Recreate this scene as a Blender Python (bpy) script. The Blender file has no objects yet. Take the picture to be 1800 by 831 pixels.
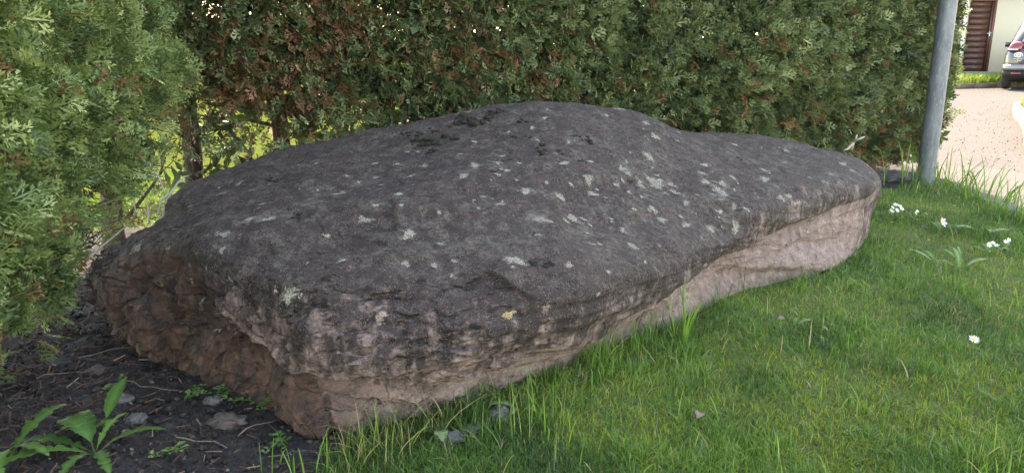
import bpy, math, random
import numpy as np
from mathutils import Vector, Matrix, Euler
from mathutils.bvhtree import BVHTree

SC = bpy.context.scene
COL = SC.collection
rng = np.random.default_rng(11)
random.seed(11)
R = math.radians

# ------------------------------------------------------------------ camera, sky, sun, exposure
cam_d = bpy.data.cameras.new('camera')
cam = bpy.data.objects.new('camera', cam_d); COL.objects.link(cam)
cam.location = (0, 0, 0.88)
cam.rotation_euler = (R(90 - 13.7), 0, 0)
cam_d.sensor_width = 36
cam_d.lens = 18 * 1334 / 900
cam_d.clip_start = 0.02; cam_d.clip_end = 2000
SC.camera = cam

SUN_EL = R(41)
SUN_DIR = Vector((0.12 * math.cos(SUN_EL), 0.993 * math.cos(SUN_EL), math.sin(SUN_EL))).normalized()
wd = bpy.data.worlds.new('World'); SC.world = wd; wd.use_nodes = True
nt = wd.node_tree
bg = nt.nodes['Background']
sky = nt.nodes.new('ShaderNodeTexSky'); sky.sky_type = 'NISHITA'; sky.sun_disc = False
sky.sun_elevation = SUN_EL
sky.sun_rotation = math.atan2(SUN_DIR.x, SUN_DIR.y)
sky.air_density = 1.0; sky.dust_density = 0.6; sky.ozone_density = 1.0
nt.links.new(sky.outputs[0], bg.inputs[0]); bg.inputs[1].default_value = 0.15
sun_d = bpy.data.lights.new('sun', 'SUN'); sun_d.energy = 2.0; sun_d.angle = R(0.6); sun_d.color = (1, 0.96, 0.91)
sun = bpy.data.objects.new('sun', sun_d); COL.objects.link(sun)
sun.rotation_euler = SUN_DIR.to_track_quat('Z', 'Y').to_euler()
sun.location = (1, 12, 12)
SC.view_settings.view_transform = 'Standard'; SC.view_settings.look = 'None'
SC.view_settings.gamma = 1; SC.view_settings.use_curve_mapping = False
SC.view_settings.exposure = 3.35
SC.view_settings.use_white_balance = True; SC.view_settings.white_balance_temperature = 9800; SC.view_settings.white_balance_tint = 14
SC.render.engine = 'CYCLES'
SC.cycles.max_bounces = 8; SC.cycles.diffuse_bounces = 4; SC.cycles.transparent_max_bounces = 12
SC.cycles.use_denoising = True

# ------------------------------------------------------------------ helpers
def mk(name, V, F, mat=None, parent=None, attrs=None, smooth=False):
    """one mesh object from numpy arrays (faces all tris or all quads, or a list of both)"""
    V = np.asarray(V, dtype=np.float32)
    Fs = F if isinstance(F, (list, tuple)) else [F]
    Fs = [np.asarray(f, dtype=np.int32) for f in Fs if len(f)]
    me = bpy.data.meshes.new(name)
    me.vertices.add(len(V)); me.vertices.foreach_set('co', V.ravel())
    nl = sum(f.size for f in Fs); npoly = sum(len(f) for f in Fs)
    me.loops.add(nl); me.loops.foreach_set('vertex_index', np.concatenate([f.ravel() for f in Fs]))
    st = []; off = 0
    for f in Fs:
        st.append(off + np.arange(len(f), dtype=np.int32) * f.shape[1]); off += f.size
    me.polygons.add(npoly); me.polygons.foreach_set('loop_start', np.concatenate(st).astype(np.int32))
    if smooth: me.polygons.foreach_set('use_smooth', np.ones(npoly, dtype=bool))
    me.update(calc_edges=True)
    for k, a in (attrs or {}).items():
        at = me.attributes.new(k, 'FLOAT', 'POINT'); at.data.foreach_set('value', np.asarray(a, dtype=np.float32))
    if mat: me.materials.append(mat)
    o = bpy.data.objects.new(name, me); COL.objects.link(o)
    if parent: o.parent = parent
    return o

def tag(o, label=None, cat=None, group=None, kind=None):
    if label: o['label'] = label
    if cat: o['category'] = cat
    if group: o['group'] = group
    if kind: o['kind'] = kind
    return o

def empty(name, loc, label, cat, group=None):
    o = bpy.data.objects.new(name, None); COL.objects.link(o)
    o.location = loc; o.empty_display_size = 0.1
    return tag(o, label, cat, group)

def ctree(o, loc, rz, label, parent=None):
    c = o.copy(); COL.objects.link(c)
    if parent is None:
        c.location = loc; c.rotation_euler = (0, 0, rz); c['label'] = label
    else: c.parent = parent
    for ch in list(o.children): ctree(ch, None, None, None, c)
    return c

# gradient noise in numpy
_perm = np.random.default_rng(5).permutation(256).astype(np.int32); _perm = np.concatenate([_perm, _perm, _perm])
_g = np.random.default_rng(6).normal(size=(256, 3)); _g /= np.linalg.norm(_g, axis=1)[:, None]
def gnoise(Pn):
    Pn = np.asarray(Pn, dtype=np.float64); i = np.floor(Pn).astype(np.int64); fr = Pn - i; i &= 255
    w = fr * fr * fr * (fr * (fr * 6 - 15) + 10)
    out = 0
    for dx in (0, 1):
        wx = w[:, 0] if dx else 1 - w[:, 0]
        for dy in (0, 1):
            wy = w[:, 1] if dy else 1 - w[:, 1]
            for dz in (0, 1):
                wz = w[:, 2] if dz else 1 - w[:, 2]
                h = _perm[_perm[_perm[(i[:, 0] + dx) & 255] + ((i[:, 1] + dy) & 255)] + ((i[:, 2] + dz) & 255)]
                out = out + wx * wy * wz * np.einsum('ij,ij->i', _g[h], fr - np.array([dx, dy, dz]))
    return out * 1.6
def fbm(Pn, o=4, gain=0.5):
    s = 0; a = 1.0
    for k in range(o): s = s + a * gnoise(Pn * 2 ** k + 17.3 * k); a *= gain
    return s
def sstep(a, b, x):
    t = np.clip((x - a) / (b - a), 0, 1); return t * t * (3 - 2 * t)

def tube(pts, rad, n=6, cap=True):
    """tapered tube along points -> V, F(tris)"""
    pts = np.asarray(pts, float); m = len(pts)
    rad = np.broadcast_to(np.asarray(rad, float), (m,))
    t = np.gradient(pts, axis=0); t /= np.linalg.norm(t, axis=1)[:, None] + 1e-9
    ref = np.array([0.13, 0.21, 1.0]) if abs(t[:, 2]).mean() < 0.8 else np.array([1.0, 0.2, 0.1])
    a = np.cross(t, ref); a /= np.linalg.norm(a, axis=1)[:, None] + 1e-9
    b = np.cross(t, a)
    ang = np.arange(n) / n * 2 * np.pi
    V = pts[:, None] + rad[:, None, None] * (np.cos(ang)[None, :, None] * a[:, None] + np.sin(ang)[None, :, None] * b[:, None])
    V = V.reshape(-1, 3); F = []
    for k in range(m - 1):
        for j in range(n):
            q = k * n + j, k * n + (j + 1) % n, (k + 1) * n + (j + 1) % n, (k + 1) * n + j
            F += [(q[0], q[1], q[2]), (q[0], q[2], q[3])]
    if cap:
        for j in range(1, n - 1): F += [(0, j + 1, j), ((m - 1) * n, (m - 1) * n + j, (m - 1) * n + j + 1)]
    return V, np.array(F, dtype=np.int32)

def joinm(parts):
    Vs, Fs, o = [], [], 0
    for V, F in parts:
        Vs.append(np.asarray(V, float)); Fs.append(np.asarray(F, dtype=np.int32) + o); o += len(V)
    return np.concatenate(Vs), np.concatenate(Fs)

def box(x0, x1, y0, y1, z0, z1):
    V = np.array([(x, y, z) for z in (z0, z1) for y in (y0, y1) for x in (x0, x1)], float)
    F = np.array([(0, 2, 3, 1), (4, 5, 7, 6), (0, 1, 5, 4), (2, 6, 7, 3), (0, 4, 6, 2), (1, 3, 7, 5)])
    T = np.concatenate([F[:, [0, 1, 2]], F[:, [0, 2, 3]]])
    return V, T

# ---- materials
def newmat(name):
    m = bpy.data.materials.new(name); m.use_nodes = True
    n = m.node_tree; b = n.nodes['Principled BSDF']
    return m, n, b
def N(nt, t, **kw):
    n = nt.nodes.new(t)
    for k, v in kw.items():
        if k in n.inputs: n.inputs[k].default_value = v
        else: setattr(n, k, v)
    return n
def noise(nt, vec, scale, detail=4, rough=0.55, dist=0.0):
    n = N(nt, 'ShaderNodeTexNoise', Scale=scale, Detail=detail, Roughness=rough, Distortion=dist)
    if vec: nt.links.new(vec, n.inputs['Vector'])
    return n.outputs['Fac']
def ramp(nt, fac, stops, interp='LINEAR'):
    n = N(nt, 'ShaderNodeValToRGB'); n.color_ramp.interpolation = interp
    el = n.color_ramp.elements
    while len(el) > 1: el.remove(el[-1])
    el[0].position = stops[0][0]; el[0].color = (*stops[0][1], 1) if len(stops[0][1]) == 3 else stops[0][1]
    for p, c in stops[1:]:
        e = el.new(p); e.color = (*c, 1) if len(c) == 3 else c
    nt.links.new(fac, n.inputs[0]); return n.outputs[0]
def mr(nt, fac, a, b, c=0.0, d=1.0, smooth=False):
    n = N(nt, 'ShaderNodeMapRange'); n.clamp = True
    if smooth: n.interpolation_type = 'SMOOTHSTEP'
    for i, v in zip((1, 2, 3, 4), (a, b, c, d)): n.inputs[i].default_value = v
    nt.links.new(fac, n.inputs[0]); return n.outputs[0]
def mix(nt, fac, a, b, mode='MIX'):
    n = N(nt, 'ShaderNodeMix'); n.data_type = 'RGBA'; n.blend_type = mode
    for s, v in ((n.inputs[0], fac), (n.inputs[6], a), (n.inputs[7], b)):
        if isinstance(v, (int, float)): s.default_value = v
        elif isinstance(v, tuple): s.default_value = (*v, 1) if len(v) == 3 else v
        else: nt.links.new(v, s)
    return n.outputs[2]
def mth(nt, op, a, b=0.0, c=None, clamp=False):
    n = N(nt, 'ShaderNodeMath', operation=op); n.use_clamp = clamp
    for i, v in enumerate((a, b) if c is None else (a, b, c)):
        if isinstance(v, (int, float)): n.inputs[i].default_value = v
        else: nt.links.new(v, n.inputs[i])
    return n.outputs[0]
def attr(nt, name):
    return N(nt, 'ShaderNodeAttribute', attribute_name=name).outputs['Fac']
def objco(nt, scale=None):
    c = N(nt, 'ShaderNodeTexCoord').outputs['Object']
    if scale:
        m = N(nt, 'ShaderNodeMapping'); m.inputs['Scale'].default_value = scale
        nt.links.new(c, m.inputs[0]); c = m.outputs[0]
    return c
def bump(nt, b, h, strength=0.5, dist=0.01, prev=None):
    n = N(nt, 'ShaderNodeBump', Strength=strength, Distance=dist)
    nt.links.new(h, n.inputs['Height'])
    if prev: nt.links.new(prev, n.inputs['Normal'])
    if b: nt.links.new(n.outputs[0], b.inputs['Normal'])
    return n.outputs[0]
def plain(name, c, rough=0.6, metal=0.0, var=0.15, scale=30, bmp=0.0, spec=0.5):
    m, t, b = newmat(name); v = objco(t)
    f = noise(t, v, scale, 5, 0.6)
    lo = tuple(x * (1 - var) for x in c); hi = tuple(min(1, x * (1 + var)) for x in c)
    t.links.new(ramp(t, f, [(0.3, lo), (0.7, hi)]), b.inputs['Base Color'])
    b.inputs['Roughness'].default_value = rough; b.inputs['Metallic'].default_value = metal
    b.inputs['Specular IOR Level'].default_value = spec
    if bmp: bump(t, b, f, bmp, 0.005)
    return m
def leafmat(name, stops, rough=0.55, transl=0.35, attrname='tint', spec=0.3):
    """colour from the per-leaf attribute tint, plus light coming through the leaf"""
    m, t, b = newmat(name)
    a = attr(t, attrname)
    c = ramp(t, a, stops)
    f = noise(t, objco(t), 60, 2, 0.5)
    c = mix(t, mr(t, f, 0.3, 0.7, 0.0, 0.35), c, mix(t, 1.0, c, (0.62, 0.66, 0.55), 'MULTIPLY'))
    t.links.new(c, b.inputs['Base Color']); b.inputs['Roughness'].default_value = rough
    b.inputs['Specular IOR Level'].default_value = spec
    tr = N(t, 'ShaderNodeBsdfTranslucent'); t.links.new(mix(t, 1.0, c, (1.0, 1.0, 0.55), 'MULTIPLY'), tr.inputs[0])
    ms = N(t, 'ShaderNodeMixShader'); ms.inputs[0].default_value = transl
    t.links.new(b.outputs[0], ms.inputs[1]); t.links.new(tr.outputs[0], ms.inputs[2])
    t.links.new(ms.outputs[0], t.nodes['Material Output'].inputs[0])
    return m
# ------------------------------------------------------------------ the boulder
RC = np.array([0.10, 2.70, 0.20]); RTH = R(24)
RA = np.array([math.cos(RTH), math.sin(RTH), 0]); RB = np.array([-math.sin(RTH), math.cos(RTH), 0])
RS = np.array([1.5, 0.78, 0.42])
ROCK_PTS = np.array([(-1.17,2.55,0.385),(-1.01,2.78,0.473),(-0.83,2.90,0.517),(-0.62,2.98,0.565),(-0.36,3.02,0.608),(-0.11,3.02,0.676),(0.07,3.05,0.688),(0.30,3.12,0.665),(0.55,3.22,0.611),(0.85,3.35,0.521),(1.15,3.75,0.472),(1.42,3.78,0.435),(1.61,3.70,0.400),(1.64,3.50,0.368),(1.59,3.28,0.312),(-0.82,2.40,0.455),(-0.58,2.55,0.507),(-0.30,2.66,0.551),(0.00,2.72,0.605),(0.32,2.82,0.584),(0.67,2.95,0.482),(1.09,3.30,0.435),(1.37,3.30,0.385),(-0.80,2.10,0.427),(-0.59,2.20,0.457),(-0.35,2.30,0.473),(-0.09,2.36,0.499),(0.19,2.45,0.484),(0.49,2.60,0.420),(0.86,2.82,0.381),(1.22,3.02,0.346),(1.49,3.22,0.335),(-0.81,1.95,0.382),(-0.66,1.88,0.385),(-0.44,1.92,0.405),(-0.23,1.98,0.406),(0.00,2.06,0.403),(0.25,2.18,0.375),(0.56,2.42,0.339),(0.86,2.68,0.302),(-0.66,1.80,0.304),(-0.51,1.72,0.329),(-0.34,1.74,0.337),(-0.14,1.78,0.339),(0.07,1.84,0.321),(0.28,1.97,0.298),(0.52,2.25,0.269),(0.76,2.52,0.237),(-0.60,1.76,0.199),(-0.39,1.64,0.245),(-0.20,1.64,0.259),(-0.03,1.70,0.251),(0.15,1.83,0.218),(0.30,2.00,0.182),(-0.49,1.68,0.144),(-0.29,1.61,0.160),(-0.13,1.67,0.162),(0.01,1.78,0.146),(-0.27,1.68,0.070),(-0.07,1.77,0.066),(0.09,1.90,0.055),(0.26,2.07,0.061),(0.44,2.22,0.114),(0.66,2.50,0.141),(0.93,2.78,0.148),(1.12,2.92,0.204),(0.23,2.08,0.001),(0.57,2.38,0.019),(0.85,2.72,0.032),(1.18,2.94,0.106),(1.36,3.05,0.150),(1.12,2.86,0.011),(1.31,2.94,-0.001),(1.44,3.12,0.158),(1.53,3.22,0.261),(-0.38,1.60,-0.003),(-0.45,1.63,0.053),(-0.32,1.64,0.013),(-1.33,2.30,0.200),(-1.30,2.25,0.141),(-1.33,2.45,0.254),(-1.17,2.50,0.325),(-1.06,2.10,0.276),(-0.90,2.02,0.299),(-1.10,2.08,0.163),(-0.91,1.98,0.164),(-0.75,1.88,0.153),(-1.21,2.20,0.038),(-0.96,2.00,0.038),(-0.75,1.85,0.053),(-0.62,1.78,0.069),(-0.61,1.78,0.017),(-0.88,1.95,-0.000),
 # back and underside, out of the camera's sight
 (-1.12,2.85,0.22),(-0.85,3.12,0.30),(-0.45,3.28,0.38),(0.0,3.36,0.44),(0.4,3.48,0.42),(0.8,3.70,0.34),(1.1,3.95,0.26),(1.5,3.95,0.24),(1.72,3.72,0.20),(1.66,3.45,0.15),
 (-1.25,2.7,0.05),(-0.9,3.15,0.0),(-0.3,3.4,0.0),(0.4,3.55,0.0),(1.1,3.98,0.0),(1.68,3.7,-0.02),(1.52,3.25,-0.02),
 (-1.15,2.4,-0.15),(-0.6,1.95,-0.2),(-0.3,1.8,-0.2),(0.1,2.2,-0.22),(0.7,2.7,-0.22),(1.2,3.1,-0.2),(-0.6,2.8,-0.2),(0.4,3.2,-0.22),(1.3,3.5,-0.2),(0.1,2.7,-0.22)])
def rock_local(Pw):
    d = np.asarray(Pw) - RC
    return np.stack([d @ RA, d @ RB, d[:, 2]], 1)
def rock_world(L):
    return RC + L[:, :1] * RA + L[:, 1:2] * RB + L[:, 2:] * np.array([0, 0, 1.0])
_q = rock_local(ROCK_PTS) / RS
_r = np.linalg.norm(_q, axis=1); _dir = _q / _r[:, None]
def kern(a, b):
    d = np.sqrt(((a[:, None] - b[None]) ** 2).sum(-1)); return np.sqrt(d * d + 0.05 ** 2) * -1.0
_n = len(_dir)
_A = np.zeros((_n + 4, _n + 4)); _A[:_n, :_n] = kern(_dir, _dir) + np.eye(_n) * 0.012
_A[:_n, _n] = 1; _A[:_n, _n + 1:] = _dir; _A[_n:, :_n] = _A[:_n, _n:].T
_w = np.linalg.solve(_A, np.concatenate([_r, np.zeros(4)]))
NS = 204
_g1 = np.tan(np.linspace(-1, 1, NS + 1) * math.pi / 4)
_U, _W = np.meshgrid(_g1, _g1, indexing='ij'); _o = np.ones_like(_U)
_faces = [(_o, _U, _W), (-_o, _W, _U), (_W, _o, _U), (_U, -_o, _W), (_U, _W, _o), (_W, _U, -_o)]
_D = np.concatenate([np.stack(f, -1).reshape(-1, 3) for f in _faces]); _D /= np.linalg.norm(_D, axis=1)[:, None]
_ix = np.arange((NS + 1) ** 2).reshape(NS + 1, NS + 1)
_qd = np.stack([_ix[:-1, :-1], _ix[1:, :-1], _ix[1:, 1:], _ix[:-1, 1:]], -1).reshape(-1, 4)
_Q = np.concatenate([_qd + k * (NS + 1) ** 2 for k in range(6)])
_key = np.round(_D * 1e6).astype(np.int64)
_, _first, _inv = np.unique(_key, axis=0, return_index=True, return_inverse=True)
_inv = _inv.ravel(); _D = _D[_first]; _Q = _inv[_Q]
_rr = np.concatenate([kern(c, _dir) @ _w[:_n] + _w[_n] + c @ _w[_n + 1:] for c in np.array_split(_D, 40)])
RL = _D * _rr[:, None] * RS                       # boulder vertices in local axes (s along, p across, z)
RV = rock_world(RL)
rs, rp, rz = RL[:, 0], RL[:, 1], RV[:, 2]
# outward direction for the relief
_nd = RL / RS ** 2 * np.array([1, 1, 0.6]); _nd /= np.linalg.norm(_nd, axis=1)[:, None]
RN = _nd[:, :1] * RA + _nd[:, 1:2] * RB + _nd[:, 2:] * np.array([0, 0, 1.0])
_warp = 0.018 * fbm(RV * 7, 3)
LED = np.interp(rs, [-0.98, -0.95, -0.78, -0.55, -0.35, -0.13, 0.10, 0.39, 0.77, 1.0, 1.53],
                [0.125, 0.135, 0.105, 0.095, 0.10, 0.10, 0.145, 0.165, 0.18, 0.225, 0.285]) + _warp
front = sstep(-0.15, -0.35, rp - 0.12 * rs)
gul = np.interp(rz, [0.0, 0.12, 0.15, 0.21, 0.35, 0.45], [-0.93, -0.97, -1.07, -1.13, -1.18, -1.2]) + 0.03 * fbm(RV * 9 + 4, 3)
main = sstep(-0.01, 0.03, rs - gul)
below = front * main * sstep(0.008, -0.012, rz - LED)
dis = np.zeros(len(RV))
dis += 0.016 * fbm(RV * 3.1, 3)
top = sstep(0.15, 0.5, _nd[:, 2])
rough_zone = np.clip(front * sstep(-0.15, -0.85, rs + 0.12 * fbm(RV * 3 + 2, 2)) + (1 - main) + 0.15, 0, 1) * (1 - top * 0.6)
# broken, ledged relief on the near-left corner and gentle weathered relief on top
st = fbm(RV * np.array([3.5, 3.5, 17.0]) + fbm(RV * 4, 2)[:, None] * 0.8, 4)
dis += rough_zone * (0.008 * (0.55 - np.abs(st) * 1.6) + 0.003 * fbm(RV * 14, 3))
# broken facets: cells with their own tilt, in two sizes
def facets(P_, cell, amp, seed, ani):
    g = np.random.default_rng(seed); idx = np.where(rough_zone > 0.2)[0]; out = np.zeros(len(P_))
    Q_ = P_[idx] * ani + 0.10 * cell * np.stack([fbm(P_[idx] / cell * 0.9 + k * 9, 2) for k in range(3)], 1)
    c = Q_[g.choice(len(Q_), int(len(Q_) * 0 + 1.1 / cell ** 2), replace=False)]; gr = g.normal(size=c.shape) * amp / cell; of = g.normal(size=len(c)) * amp * 0.45
    for ch in np.array_split(np.arange(len(idx)), 60):
        d = ((Q_[ch][:, None] - c[None]) ** 2).sum(-1); j = d.argmin(1)
        out[idx[ch]] = of[j] + ((Q_[ch] - c[j]) * gr[j]).sum(1)
    return out
dis += rough_zone * (facets(RV, 0.14, 0.017, 1, np.array([1, 1, 1.5])) + facets(RV, 0.055, 0.0065, 2, np.array([1, 1, 1.5])))
cr = np.abs(fbm(RV * np.array([4, 4, 9.0]) + 31, 3))
dis -= rough_zone * 0.016 * np.exp(-(cr / 0.06) ** 2)
vor = np.abs(fbm(RV * 8.5 + 7, 2)); dis -= rough_zone * 0.012 * np.exp(-(vor / 0.05) ** 2)
dis += (1 - rough_zone) * 0.0055 * fbm(RV * 9, 4)
# bedding: wavy ledges running the length of the front face, and broad swells on the cap
lay = fbm(np.stack([rs * 2.2, rp * 4, rz * 20 + rs * 1.5], 1), 4)
dis += front * 0.008 * np.tanh(lay * 2.0)
dis += top * 0.010 * fbm(np.stack([rs * 2.0, rp * 6.5, rz * 4], 1) + 60, 3)
dis += 0.0028 * fbm(RV * 38, 3)
# layered wavy relief on the cap
dis += top * 0.004 * fbm(np.stack([rs * 5, rp * 16, rz * 20], 1), 3)
# undercut below the dark cap, second low ledge under it
dis -= below * (0.026 + 0.010 * fbm(RV * 6 + 9, 2)) * np.interp(rs, [-1, -0.6, 0, 0.4, 1.5], [0.85, 0.75, 0.8, 1.1, 0.9])
led2 = LED - np.interp(rs, [-1, -0.5, 0.0, 0.6, 1.0, 1.5], [0.05, 0.035, 0.05, 0.085, 0.09, 0.05]) + 0.01 * fbm(RV * 5 + 21, 2)
dis -= front * main * sstep(0.004, -0.006, rz - led2) * 0.016
# the crevice between the end lobe and the main mass
dis -= front * 0.024 * np.exp(-((rs - gul) / 0.024) ** 2) * sstep(0.46, 0.38, rz)
# pock marks on the cap
for k in range(46):
    i = rng.integers(len(RV)); 
    if top[i] < 0.3: continue
    d2 = ((RV - RV[i]) ** 2).sum(1); r = rng.uniform(0.008, 0.02)
    dis -= np.exp(-d2 / r ** 2) * r * rng.uniform(0.3, 0.8)
for hx, hy, hz, hr, hd in ((-0.766, 2.442, 0.482, 0.026, 0.016), (-0.591, 2.057, 0.436, 0.030, 0.014), (0.084, 1.900, 0.344, 0.024, 0.016), (0.80, 2.66, 0.33, 0.016, 0.016), (0.04, 1.88, 0.35, 0.012, 0.010), (1.12, 3.12, 0.40, 0.020, 0.012), (-0.55, 2.30, 0.47, 0.05, 0.008), (-0.30, 1.92, 0.40, 0.04, 0.008), (1.42, 3.16, 0.34, 0.02, 0.012)):
    dis -= hd * np.exp(-((RV - np.array([hx, hy, hz])) ** 2).sum(1) / hr ** 2)
RV = RV + RN * dis[:, None]
# material masks: bare pink lower faces, red-brown end lobe
streak = fbm(np.stack([rs * 16, rp * 16, rz * 2.2], 1), 3)
lump = fbm(RV * 5 + 3, 3)
pink = np.clip(below * 1.2, 0, 1)
low = front * main * sstep(0.23, 0.0, rz - LED - 0.07 * streak - 0.04 * lump) * np.interp(rs, [-1.0, -0.7, -0.3, 0.1, 0.5, 1.0, 1.5], [0.75, 0.8, 0.78, 0.55, 0.45, 0.6, 0.6])
corner = front * main * sstep(-0.40, -0.88, rs + 0.22 * lump + 0.08 * streak) * sstep(0.36, 0.24, rz + 0.06 * streak + 0.04 * lump) * 0.66
endp = sstep(1.25, 1.5, rs) * sstep(0.3, 0.2, rz) * 0.6
pink = np.clip(np.maximum.reduce([pink, low, corner, endp]), 0, 1)
red = (1 - main) * sstep(0.40, 0.24, rz + 0.04 * lump) * sstep(0.25, -0.1, rp)
red = np.maximum(red, below * sstep(-0.6, -0.95, rs) * 0.55)

def rock_material():
    m, t, b = newmat('rock'); v = objco(t)
    pk = attr(t, 'pink'); rd = attr(t, 'red'); tp = attr(t, 'cap')
    n1 = noise(t, v, 6, 6, 0.6); n2 = noise(t, v, 28, 6, 0.65); n3 = noise(t, v, 120, 4, 0.75); n4 = noise(t, v, 330, 2, 0.6)
    stk = noise(t, objco(t, (14, 14, 1.6)), 1.7, 6, 0.66)
    cap = ramp(t, n2, [(0.30, (0.005, 0.0028, 0.0026)), (0.5, (0.029, 0.0160, 0.0155)), (0.68, (0.082, 0.053, 0.049))])
    cap = mix(t, mr(t, n1, 0.42, 0.66, 0, 0.6), cap, (0.020, 0.0115, 0.010))
    cap = mix(t, mr(t, n3, 0.53, 0.62, 0, 0.8), cap, (0.106, 0.073, 0.066))
    cap = mix(t, mr(t, n4, 0.57, 0.66, 0, 0.75), cap, (0.215, 0.178, 0.162))
    cap = mix(t, mr(t, n4, 0.46, 0.36, 0, 0.7), cap, (0.005, 0.004, 0.004))
    # thin grey lichen film on the upper side
    lf = noise(t, objco(t, (1, 1, 1)), 11, 7, 0.68, 0.6)
    lfine = noise(t, v, 75, 4, 0.7)
    film = mth(t, 'MULTIPLY', mr(t, lf, 0.46, 0.60), mr(t, lfine, 0.40, 0.60))
    film = mth(t, 'MULTIPLY', film, tp)
    cap = mix(t, mth(t, 'MULTIPLY', film, 0.75), cap, (0.125, 0.115, 0.098))
    pnk = ramp(t, n2, [(0.3, (0.135, 0.086, 0.075)), (0.55, (0.265, 0.185, 0.165)), (0.75, (0.40, 0.30, 0.272))])
    pnk = mix(t, mr(t, n3, 0.5, 0.7, 0, 0.6), pnk, (0.075, 0.045, 0.038))
    pnk = mix(t, mr(t, n4, 0.58, 0.7, 0, 0.5), pnk, (0.46, 0.37, 0.33))
    rdc = ramp(t, n2, [(0.28, (0.028, 0.014, 0.011)), (0.55, (0.092, 0.048, 0.036)), (0.78, (0.19, 0.115, 0.088))])
    rdc = mix(t, mr(t, n3, 0.60, 0.75, 0, 0.5), rdc, (0.28, 0.22, 0.17))
    rdc = mix(t, mr(t, n1, 0.55, 0.68, 0, 0.5), rdc, (0.12, 0.105, 0.07))
    # attribute + noise, thresholded to ragged stain edges
    e = mth(t, 'ADD', pk, mth(t, 'MULTIPLY', mth(t, 'SUBTRACT', stk, 0.5), 1.9))
    e = mth(t, 'ADD', e, mth(t, 'MULTIPLY', mth(t, 'SUBTRACT', n2, 0.5), 0.9))
    e = mth(t, 'ADD', e, mth(t, 'MULTIPLY', mth(t, 'SUBTRACT', n3, 0.5), 0.6))
    c = mix(t, mr(t, e, 0.36, 0.86), cap, pnk)
    e2 = mth(t, 'ADD', rd, mth(t, 'MULTIPLY', mth(t, 'SUBTRACT', n2, 0.5), 0.8))
    c = mix(t, mr(t, e2, 0.3, 0.7), c, rdc)
    rg = attr(t, 'rough')
    wv = N(t, 'ShaderNodeVectorMath', operation='ADD'); t.links.new(v, wv.inputs[0])
    wn = N(t, 'ShaderNodeTexNoise', Scale=9.0, Detail=3.0); t.links.new(v, wn.inputs['Vector'])
    ws = N(t, 'ShaderNodeVectorMath', operation='SCALE'); ws.inputs['Scale'].default_value = 0.11; t.links.new(wn.outputs['Color'], ws.inputs[0]); t.links.new(ws.outputs[0], wv.inputs[1])
    vc = N(t, 'ShaderNodeTexVoronoi', Scale=7.0, feature='DISTANCE_TO_EDGE'); t.links.new(wv.outputs[0], vc.inputs['Vector'])
    crack = mth(t, 'MULTIPLY', mr(t, vc.outputs['Distance'], 0.004, 0.030, 1, 0), mth(t, 'MULTIPLY', rg, mr(t, n1, 0.42, 0.56)))
    c = mix(t, mth(t, 'MULTIPLY', crack, 0.4), c, (0.012, 0.008, 0.007))
    # dark algae runs over the lower faces
    alg = mth(t, 'MULTIPLY', mr(t, noise(t, objco(t, (22, 22, 3)), 1.3, 5, 0.65), 0.47, 0.60, 0, 0.85), mr(t, pk, 1.05, 0.7))
    c = mix(t, alg, c, (0.030, 0.022, 0.021))
    t.links.new(c, b.inputs['Base Color'])
    b.inputs['Roughness'].default_value = 0.82; b.inputs['Specular IOR Level'].default_value = 0.35
    h = mth(t, 'ADD', mth(t, 'MULTIPLY', n2, 1.0), mth(t, 'MULTIPLY', n3, 0.55))
    h = mth(t, 'ADD', h, mth(t, 'MULTIPLY', n4, 0.18))
    vp = N(t, 'ShaderNodeTexVoronoi', Scale=48.0); t.links.new(v, vp.inputs['Vector'])
    pit = mth(t, 'MULTIPLY', mr(t, vp.outputs['Distance'], 0.05, 0.34, 1, 0, True), mr(t, noise(t, v, 19, 2), 0.52, 0.62))
    h = mth(t, 'SUBTRACT', mth(t, 'SUBTRACT', h, mth(t, 'MULTIPLY', pit, 0.9)), mth(t, 'MULTIPLY', crack, 0.45))
    bump(t, b, h, 1.0, 0.016)
    return m
M_ROCK = rock_material()
boulder = mk('boulder', RV, _Q, M_ROCK, None, {'pink': pink, 'red': red, 'cap': top, 'rough': rough_zone}, True)
boulder.data.polygons.foreach_set('use_smooth', rough_zone[_Q].mean(1) < 0.45)
tag(boulder, 'huge flat lichen-spotted dark boulder with pink undercut face lying between hedge and lawn', 'boulder')
ROCK_BVH = BVHTree.FromPolygons([tuple(x) for x in RV], [tuple(int(k) for k in q) for q in _Q])
# ------------------------------------------------------------------ thuja hedge: every plant a tree of its own
M_BARK = None
def bark_material():
    m, t, b = newmat('thuja_bark'); v = objco(t, (30, 30, 4))
    f = noise(t, v, 1.5, 6, 0.65)
    t.links.new(ramp(t, f, [(0.3, (0.035, 0.018, 0.013)), (0.5, (0.105, 0.058, 0.042)), (0.72, (0.20, 0.13, 0.10))]), b.inputs['Base Color'])
    b.inputs['Roughness'].default_value = 0.9; bump(t, b, f, 0.8, 0.01); return m
M_BARK = bark_material()
M_TWIG = plain('dead_twig', (0.11, 0.085, 0.066), 0.85, 0, 0.4, 40)
M_PALETWIG = plain('bleached_twig', (0.33, 0.29, 0.24), 0.8, 0, 0.25, 40)
GREEN_FAR = [(0.0, (0.026, 0.040, 0.023)), (0.3, (0.088, 0.130, 0.064)), (0.6, (0.180, 0.228, 0.110)), (0.84, (0.31, 0.35, 0.19)),
             (0.87, (0.20, 0.15, 0.09)), (0.93, (0.19, 0.085, 0.048)), (1.0, (0.34, 0.17, 0.11))]
GREEN_NEAR = [(0.0, (0.026, 0.042, 0.018)), (0.3, (0.100, 0.158, 0.060)), (0.6, (0.215, 0.295, 0.115)), (0.84, (0.41, 0.47, 0.205)),
              (0.87, (0.28, 0.21, 0.12)), (0.93, (0.20, 0.10, 0.05)), (1.0, (0.33, 0.19, 0.12))]
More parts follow.
